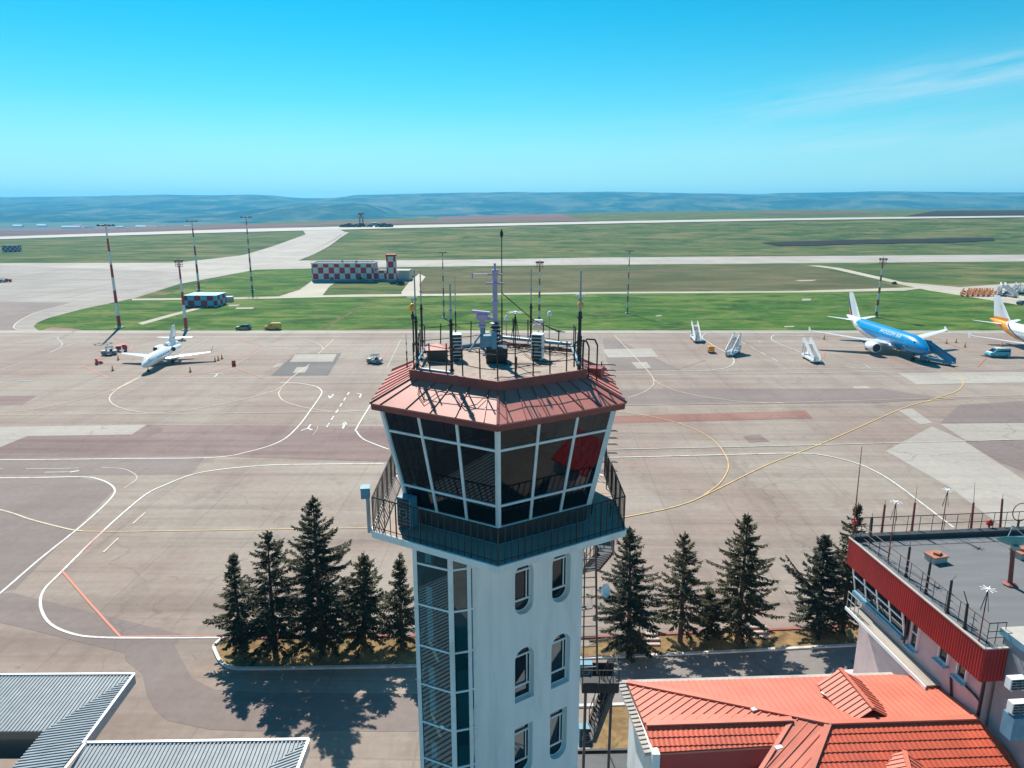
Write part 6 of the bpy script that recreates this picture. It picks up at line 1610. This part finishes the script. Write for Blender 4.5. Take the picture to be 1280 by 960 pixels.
# business jet
def bizjet():
    t_ = thing('business_jet', 'small white three engined business jet facing the viewer on the left apron', 'business jet')
    k = [(0, .03, 1.75, 1, 1), (.3, .3, 1.78, 1, 1), (1.0, .62, 1.9, 1, 1), (2.0, .9, 2.05, 1, 1.02), (3.2, 1.12, 2.2, 1, 1.05), (5, 1.22, 2.25, 1, 1.05), (12, 1.22, 2.25, 1, 1.05), (14.5, 1.0, 2.45, 1, 1.05), (17, .66, 2.8, 1, 1.0), (19, .4, 3.05, 1, 1), (20.2, .28, 3.1, 1, 1)]
    mb = MB(); mb.loft(fuselage(k, 22)); mb.build('fuselage', M['plane_white'], t_, True)
    for s in (-1, 1):
        mb = MB(); mb.loft(wing_rings([(8.0, .7, 1.5, 5.0, .55), (10.4, 3.4, 1.62, 3.0, .34), (13.0, 9.6, 2.0, 1.15, .12)], s)); w = mb.build('wing', M['plane_white'], t_, True)
        mb = MB(); mb.loft(fin_rings([(13.0, 0, 1.15, .08), (13.9, 1.25, .55, .05)])); mb.v = [(x, y+s*(9.62+z*.25), z+2.02) for x, y, z in mb.v]; mb.build('winglet', M['plane_white'], w)
        mb = MB(); mb.loft(wing_rings([(17.3, .15, 4.55, 2.1, .22), (18.9, 3.9, 4.5, 1.0, .1)], s)); mb.build('tailplane', M['plane_white'], t_, True)
        n = 14; rg = [[(-x, 1.95*s+r*math.cos(a), 3.0+r*math.sin(a)) for a in [2*math.pi*q/n for q in range(n)]] for x, r in ((12.3, .46), (12.2, .52), (12.6, .6), (14.2, .62), (15.6, .5), (16.2, .38))]
        e = MB(); e.loft(rg); en = e.build('engine', M['plane_white'], t_, True)
        f = MB(); f.loft([[(-x, 1.95*s+r*math.cos(a), 3.0+r*math.sin(a)) for a in [2*math.pi*q/n for q in range(n)]] for x, r in ((12.19, .47), (12.4, .2), (12.25, .02))]); f.build('fan', M['black'], en)
        mb = MB(); mb.bar((-13.0, 1.2*s, 2.9), (-15.5, 1.2*s, 2.95), .8, .18); mb.build('pylon', M['plane_white'], t_)
        g = MB(); g.tube((-11.2, 1.9*s, .4), (-11.1, 1.8*s, 1.5), .09); g.tube((-11.2, 1.7*s, .38), (-11.2, 2.1*s, .38), .38, n=10); g.build('main_gear', M['rubber'], t_)
    mb = MB(); mb.loft(fin_rings([(13.2, 3.1, 1.6, .5), (14.6, 3.7, 5.2, .45), (17.9, 7.3, 2.0, .2)])); mb.build('fin', M['plane_white'], t_, True)
    n = 12; mb = MB(); mb.loft([[(-x, r*math.cos(a), 3.75+r*math.sin(a)) for a in [2*math.pi*q/n for q in range(n)]] for x, r in ((13.6, .34), (13.5, .42), (14.0, .48), (16.0, .42), (18, .3))]); mb.build('centre_intake', M['plane_white'], t_, True)
    mb = MB(); mb.tube((-2.6, 0, .3), (-2.5, 0, 1.3), .07); mb.tube((-2.6, -.2, .28), (-2.6, .2, .28), .28, n=10); mb.build('nose_gear', M['rubber'], t_)
    mb = MB()
    for a0, a1 in ((25, 50), (53, 87), (93, 127), (130, 155)):
        q = []
        for a, x in ((a0, 1.75), (a1, 1.55 if 50 < a1 < 130 else 1.9), (a1, 2.35 if 50 < a1 < 130 else 2.6), (a0, 2.5)):
            f = min(1, max(0, (x-1)/1.0)); r = (.62+(.28)*f) if x <= 2 else .9+.22*(x-2)/1.2; zc = 1.9+.15*min(1, x-1) if x <= 2 else 2.05+.15*(x-2)/1.2
            lowa = R(a); q.append((-x, r*1.02*math.cos(lowa), zc+r*1.04*math.sin(lowa)))
        mb.face(q)
    mb.build('windscreen', M['screen'], t_)
    mb = MB()
    for s in (-1, 1):
        for i in range(7): x = 5.2+i*1.0; mb.face([(-x, s*1.205, 2.45), (-x-.42, s*1.205, 2.45), (-x-.42, s*1.15, 2.78), (-x, s*1.15, 2.78)])
    mb.build('cabin_glazing', M['screen'], t_)
    return t_
bj = bizjet(); n0 = G(178, 458, 1.8); bt = G(217, 430, 3.1); bj.location = (n0.x, n0.y, 0); bj.rotation_euler = (0, 0, math.atan2(bt.y-n0.y, bt.x-n0.x)+math.pi)
# ================================================================== VEHICLES (built along +X at the origin)
def wheels(t_, xs, y, r=.33, w=.22):
    for x in xs:
        for s in (-1, 1):
            mb = MB(); mb.tube((x, s*(y-w/2), r), (x, s*(y+w/2), r), r, n=14); wl = mb.build('wheel', M['rubber'], t_)
            mb = MB(); mb.tube((x, s*(y-w/2-.01), r), (x, s*(y+w/2+.01), r), r*.58, n=10); mb.build('rim', M['grey'], wl)
def car(name, label, cat_, prof, glassp, wdt, body, glass_rows, xs, loc, rz):
    t_ = thing(name, label, cat_)
    def side(P, w, top=.84):
        zm = max(z for _, z in P)
        return [[(x, s*w*(1 if z < .95 else lerp(1, top, min(1, (z-.95)/max(.1, zm-.95)))), z) for x, z in P] for s in (-1, 1)]
    a, b_ = side(prof, wdt/2); mb = MB(); n = len(a)
    mb.face(a); mb.face(b_[::-1])
    for k in range(n): mb.face([a[k], b_[k], b_[(k+1) % n], a[(k+1) % n]])
    mb.build('body', M[body], t_)
    mb = MB()
    for P in glassp:
        a, b_ = side(P, wdt/2+.012)
        mb.face(a); mb.face(b_[::-1])
    for (x0, z0), (x1, z1) in glass_rows:
        f0 = 1-.16*min(1, max(0, (z0-.95)/.6)); f1 = 1-.16*min(1, max(0, (z1-.95)/.6)); o = .015 if x1 < x0 else -.015
        mb.face([(x0+o, -wdt/2*f0*.9, z0+.012), (x0+o, wdt/2*f0*.9, z0+.012), (x1+o, wdt/2*f1*.9, z1+.012), (x1+o, -wdt/2*f1*.9, z1+.012)])
    mb.build('window', M['screen'], t_)
    xm = max(x for x, _ in prof)
    for s in (-1, 1): mb = MB(); mb.box((xm-.05, s*wdt*.36, .72), (.14, .3, .16)); mb.build('headlight', M['white_metal'], t_)
    wheels(t_, xs, wdt/2-.1); t_.location = loc; t_.rotation_euler = (0, 0, rz); return t_
hatch_p = [(-2.05, .3), (2.1, .3), (2.15, .62), (2.0, .85), (1.1, 1.0), (.3, 1.48), (-1.2, 1.52), (-1.95, 1.05), (-2.1, .7)]
p = G(305, 412.2); car('parked_car', 'small black hatchback with yellow green panels parked on the grass edge', 'car', hatch_p, [[(.95, 1.0), (.32, 1.4), (-1.1, 1.44), (-1.6, 1.05)]], 1.75, 'carblack', [((1.08, 1.02), (.35, 1.46)), ((-1.9, 1.08), (-1.28, 1.5))], (1.3, -1.3), p, R(186))
o = [x for x in bpy.data.objects if x.name.startswith('parked_car')][0]
mb = MB(); mb.box((1.3, 0, .93), (1.3, 1.3, .05)); mb.box((0, .885, .62), (2.3, .03, .2)); mb.box((0, -.885, .62), (2.3, .03, .2)); mb.v = [(x+p.x, y+p.y, z) for x, y, z in mb.v]; mb.build('yellow_panel', mat('yellow_green_paint', (.45, .5, .05), .4), o)
van_p = [(-2.3, .3), (2.2, .3), (2.25, .75), (2.05, 1.0), (1.35, 1.15), (.55, 1.85), (.2, 1.95), (-2.2, 1.95), (-2.35, 1.7)]
p = G(341, 412); car('delivery_van', 'mustard yellow delivery van parked beside the black hatchback', 'van', van_p, [[(1.2, 1.18), (.6, 1.72), (-.1, 1.74), (-.1, 1.18)]], 1.9, 'vanyellow', [((1.33, 1.17), (.58, 1.83))], (1.4, -1.4), p, R(184))
mini_p = [(-2.5, .35), (2.4, .35), (2.5, .8), (2.3, 1.1), (1.6, 1.25), (.9, 2.0), (.5, 2.1), (-2.4, 2.1), (-2.55, 1.6)]
p = G(1246, 446); mv = car('minibus', 'white and turquoise minibus parked between the two airliners', 'minibus', mini_p, [[(1.35, 1.3), (.85, 1.85), (-2.2, 1.85), (-2.3, 1.3)]], 2.0, 'teal', [((1.58, 1.27), (.93, 1.98))], (1.6, -1.6), p, R(184))
mb = MB(); mb.box((-.9, 0, 2.12), (3.0, 1.5, .05)); mb.box((2.0, 0, 1.2), (.6, 1.7, .05), M4=Matrix.Rotation(R(14), 3, 'Y')); mb.v = [(x+p.x, y+p.y, z) for x, y, z in mb.v]; mb.build('white_roof', M['plane_white'], mv)
def tug(label, loc, rz, body='grey', name='tow_tractor', s=1.0):
    t_ = thing(name, label, 'tow tractor'); mb = MB(); mb.box((0, 0, .62), (3.2, 1.7, .55)); mb.box((1.1, 0, 1.0), (1.0, 1.5, .25)); mb.box((-1.2, 0, .95), (.8, 1.6, .2)); mb.build('body', M[body], t_)
    mb = MB(); mb.box((-.1, 0, 1.95), (1.5, 1.5, .1)); [mb.tube((x, y, .9), (x, y, 1.95), .05, n=4) for x in (-.75, .55) for y in (-.68, .68)]; mb.build('cab', M['carblack'], t_)
    mb = MB(); mb.box((-.4, 0, 1.05), (.4, 1.2, .5)); mb.build('seat', M['rubber'], t_); wheels(t_, (1.0, -1.0), .8, .38, .25); t_.location = loc; t_.rotation_euler = (0, 0, rz); return t_
tug('dark open tow tractor standing alone behind the tower, left of its roof', G(468.5, 454), R(170), 'grey')
tug('dark grey tow tractor on the stand beside the business jet', G(137, 443.5), R(200), 'grey')
def red_cart(label, loc, rz, body='red'):
    t_ = thing('ground_power_cart', label, 'power cart'); mb = MB(); mb.box((0, 0, .95), (2.4, 1.4, .9)); mb.box((-.6, 0, 1.5), (.9, 1.2, .25)); mb.tube((1.2, 0, .5), (2.3, 0, .35), .05, n=5); mb.build('body', M[body], t_)
    mb = MB(); [mb.box((.2+i*.25, .71, 1.0), (.14, .03, .5)) for i in range(3)]; [mb.box((.2+i*.25, -.71, 1.0), (.14, .03, .5)) for i in range(3)]; mb.build('louvre', M['black'], t_); wheels(t_, (.8, -.8), .6, .3, .18); t_.location = loc; t_.rotation_euler = (0, 0, rz)
red_cart('red ground power cart beside the dark tow tractor near the business jet', G(152.5, 439), R(205))
red_cart('orange red ground power cart between the two left hand white stairs', G(888.5, 440.5), R(80), 'orange')
def chock(label, loc, rz):
    t_ = thing('wheel_chock_trolley', label, 'trolley'); mb = MB(); mb.box((0, 0, .3), (1.5, .8, .15)); mb.box((-.5, 0, .8), (.15, .8, .9)); mb.box((.2, 0, .5), (.6, .5, .3)); mb.build('frame', M['red'], t_); wheels(t_, (.5, -.5), .35, .18, .1); t_.location = loc; t_.rotation_euler = (0, 0, rz)
chock('small red trolley at the corner of the red lines, left of the business jet', G(124, 455), R(60)); chock('small red trolley on the red line, right of the business jet', G(292.5, 457), R(110))
def cone(px, py, label, grp='traffic cones on the stands'):
    p = G(px, py); t_ = thing('traffic_cone', label, 'traffic cone', p, grp); mb = MB(); mb.box(p+Vector((0, 0, .06)), (.55, .55, .06)); mb.build('foot', M['rubber'], t_)
    mb = MB(); mb.lathe(p+Vector((0, 0, .09)), [(.22, 0), (.14, .55), (.05, 1.1)], 8); mb.build('cone', M['orange'], t_)
for px, py in ((273, 450.5), (277.5, 448.6), (269, 452), (141, 463.5), (238, 465), (148, 450)): cone(px, py, 'orange traffic cone on the stand of the business jet', 'traffic cones round the business jet')
for px, py in ((1183, 429.5), (1195, 428.5), (1206, 434), (1252, 433), (1030, 424)): cone(px, py, 'orange traffic cone on the stand of the blue airliner', 'traffic cones near the blue airliner')
def airstairs(label, loc, rz, col='white_metal', h=3.4, chassis='plane_white', truck=True, group='white passenger stairs parked on the apron'):
    t_ = thing('passenger_stairs', label, 'passenger stairs', group=group)
    mb = MB(); mb.box((0, 0, .7), (7.0, 2.0, .35)); mb.box((2.9, .0, .95), (1.2, 1.9, .4)); mb.build('chassis', M[chassis], t_)
    if truck:
        mb = MB(); mb.box((2.6, -.55, 1.35), (1.5, .9, .9)); mb.build('driver_cab', M[col], t_); mb = MB(); mb.box((3.37, -.55, 1.5), (.03, .75, .45)); mb.box((2.7, -1.015, 1.5), (.9, .03, .45)); mb.build('cab_window', M['screen'], t_)
    n_ = 14; mb = MB(); p0, p1 = Vector((-3.6, .1, .6)), Vector((2.2, .1, h))
    for sg in (-1, 1): mb.bar(p0+Vector((0, sg*.75, 0)), p1+Vector((0, sg*.75, 0)), .08, .35)
    mb.build('stringer', M[col], t_)
    mb = MB()
    for i in range(n_): c_ = lerp(p0, p1, (i+.5)/n_); mb.box(c_+Vector((0, 0, .05)), (.34, 1.4, .05))
    mb.build('tread', M['grey'], t_)
    mb = MB()
    for sg in (-1, 1):
        q0, q1 = p0+Vector((0, sg*.75, .1)), p1+Vector((0, sg*.75, .1)); u_ = Vector((0, 0, .95)); mb.face([q0, q1, q1+u_, q0+u_]); mb.tube(q0+u_, q1+u_, .04, n=5)
        mb.face([q1, q1+Vector((1.8, 0, 0)), q1+Vector((1.8, 0, 1.25)), q1+Vector((0, 0, 1.25))])
    mb.build('side_panel', M[col], t_)
    mb = MB(); mb.box((3.1, .1, h), (1.8, 1.6, .1)); mb.build('platform', M['grey'], t_)
    mb = MB(); [mb.tube((x, y, .8), (x, y, h), .06, n=5) for x in (2.3, 3.6) for y in (-.6, .75)]; mb.tube((0, -.5, .8), (2.6, -.5, h-.2), .07, n=5); mb.build('prop', M['bluepaint'], t_)
    wheels(t_, (2.4, -2.2), .85, .4, .28); t_.location = loc; t_.rotation_euler = (0, 0, rz); return t_
airstairs('white passenger stairs furthest left, nearest the grass edge', G(870, 426), R(85))
airstairs('white passenger stairs with blue cab, between the orange cart and the dashed line', G(916, 443), R(58), chassis='plane_white')
airstairs('white passenger stairs closest to the blue airliner\'s wing tip', G(1014, 451), R(88))
dn = Vector((-(6.0), -2.0, 0)); th = a1_.rotation_euler[2]; Q = Matrix.Rotation(th, 3, 'Z')
dp_ = Vector(a1_.location)+Q@Vector((-6.0, 2.1, 0)); azs = R(-62)
airstairs('turquoise blue passenger stairs docked at the nose of the blue airliner', dp_-Vector((math.cos(azs+math.pi), math.sin(azs+math.pi), 0))*4.1, azs+math.pi, 'stairblue', 3.3, 'bluepaint', False, None)
# ground equipment park, far right
p = G(1202, 369); k = 0
cart_l = None
def bag_cart(loc, rz, label):
    t_ = thing('baggage_cart', label, 'baggage cart', group='orange baggage carts parked in a row'); mb = MB(); mb.box((0, 0, .5), (3.0, 1.5, .14)); mb.tube((1.5, 0, .45), (2.4, 0, .4), .04, n=4); mb.build('deck', M['rust'], t_)
    mb = MB(); [mb.box((x, 0, 1.1), (.08, 1.5, 1.2)) for x in (-1.45, 1.45)]; mb.build('end_rail', M['rust'], t_); wheels(t_, (1.0, -1.0), .6, .24, .14); t_.location = loc; t_.rotation_euler = (0, 0, rz); return t_
proto = None
random.seed(9)
for r_ in range(3):
    for i in range(6):
        P = G(1206+i*6.6+r_*1.5, 370.5-r_*2.6)
        if proto is None: proto = bag_cart(P, R(170), 'orange flat baggage cart parked in the rows at the far right edge of the grass')
        else: dup(proto, P, R(170+random.uniform(-12, 12)))
for i, (px, py, rz, c) in enumerate(((1249, 369.5, 60, 'grey'), (1256, 367.5, 75, 'plane_white'), (1268, 367, 40, 'plane_white'), (1277, 366.5, 55, 'plane_white'), (1262, 371, 90, 'grey'))):
    airstairs(('grey passenger stairs next to the orange carts', 'white passenger stairs second from the orange carts', 'white passenger stairs third from the orange carts', 'white passenger stairs in the equipment park at the picture edge', 'grey passenger stairs at the front of the equipment park')[i], G(px, py), R(rz), c if c == 'grey' else 'white_metal', 3.0, c, i % 2 == 0, 'stairs stored in the equipment park')
P = G(1279, 381); car('parked_car', 'dark car at the edge of the dirt track, right picture edge', 'car', hatch_p, [[(.95, 1.0), (.32, 1.4), (-1.1, 1.44), (-1.6, 1.05)]], 1.8, 'carblack', [((1.08, 1.02), (.35, 1.46))], (1.3, -1.3), P, R(5))
for i, (px, py) in enumerate(((3, 353), (10.5, 352.6))):
    if i == 0: tug('dark tow tractor far off on the side apron at the left edge', G(px, py), R(10), 'grey')
    else: red_cart('red cart far off on the side apron behind a dark tractor', G(px, py), R(10))
# bushes by the checkered building and on the skyline field
def bush(px, py, r, label, m='needle_c', proj=GT):
    p = proj(px, py); rnd = random.Random(int(px*7)); t_ = thing('bush', label, 'bush', p)
    mb = MB()
    for i in range(int(260)):
        a = rnd.uniform(0, 6.28); el_ = rnd.uniform(0, 1.5); rr = r*rnd.uniform(.4, 1)**.5; c_ = p+Vector((rr*math.cos(a)*math.cos(el_), rr*math.sin(a)*math.cos(el_), rr*.8*math.sin(el_)+.2)); s = r*.16
        u = Vector((rnd.uniform(-1, 1), rnd.uniform(-1, 1), rnd.uniform(-1, 1))).normalized()*s; v_ = Vector((rnd.uniform(-1, 1), rnd.uniform(-1, 1), rnd.uniform(-1, 1))).normalized()*s
        mb.face([c_-u, c_-v_, c_+u, c_+v_])
    mb.build('foliage', M[m], t_)
    mb = MB(); mb.tube(p, p+Vector((0, 0, r*.7)), r*.08, r*.03, 5); mb.build('stem', M['bark'], t_)
bush(501, 356.5, 1.9, 'dark bush against the checkered tower foot'); bush(511, 347, 2.2, 'dark bush right of the checkered building wing'); bush(1118, 355.4, 1.2, 'small dark bush where the dirt tracks meet')
for i, px in enumerate((428, 433, 437, 441, 446, 452, 462, 474, 480, 484, 487)): bush(px, 284.5, 4.2+(i % 3), 'dark tree in the thin row beyond the runway near the radar tower', 'needle_a')
for o in [x for x in bpy.data.objects if x.get('label', '').startswith('dark tree in the thin')]: o['group'] = 'row of trees by the radar tower'
for o in [x for x in bpy.data.objects if x.get('group', '') == 'orange baggage carts parked in a row']: pass
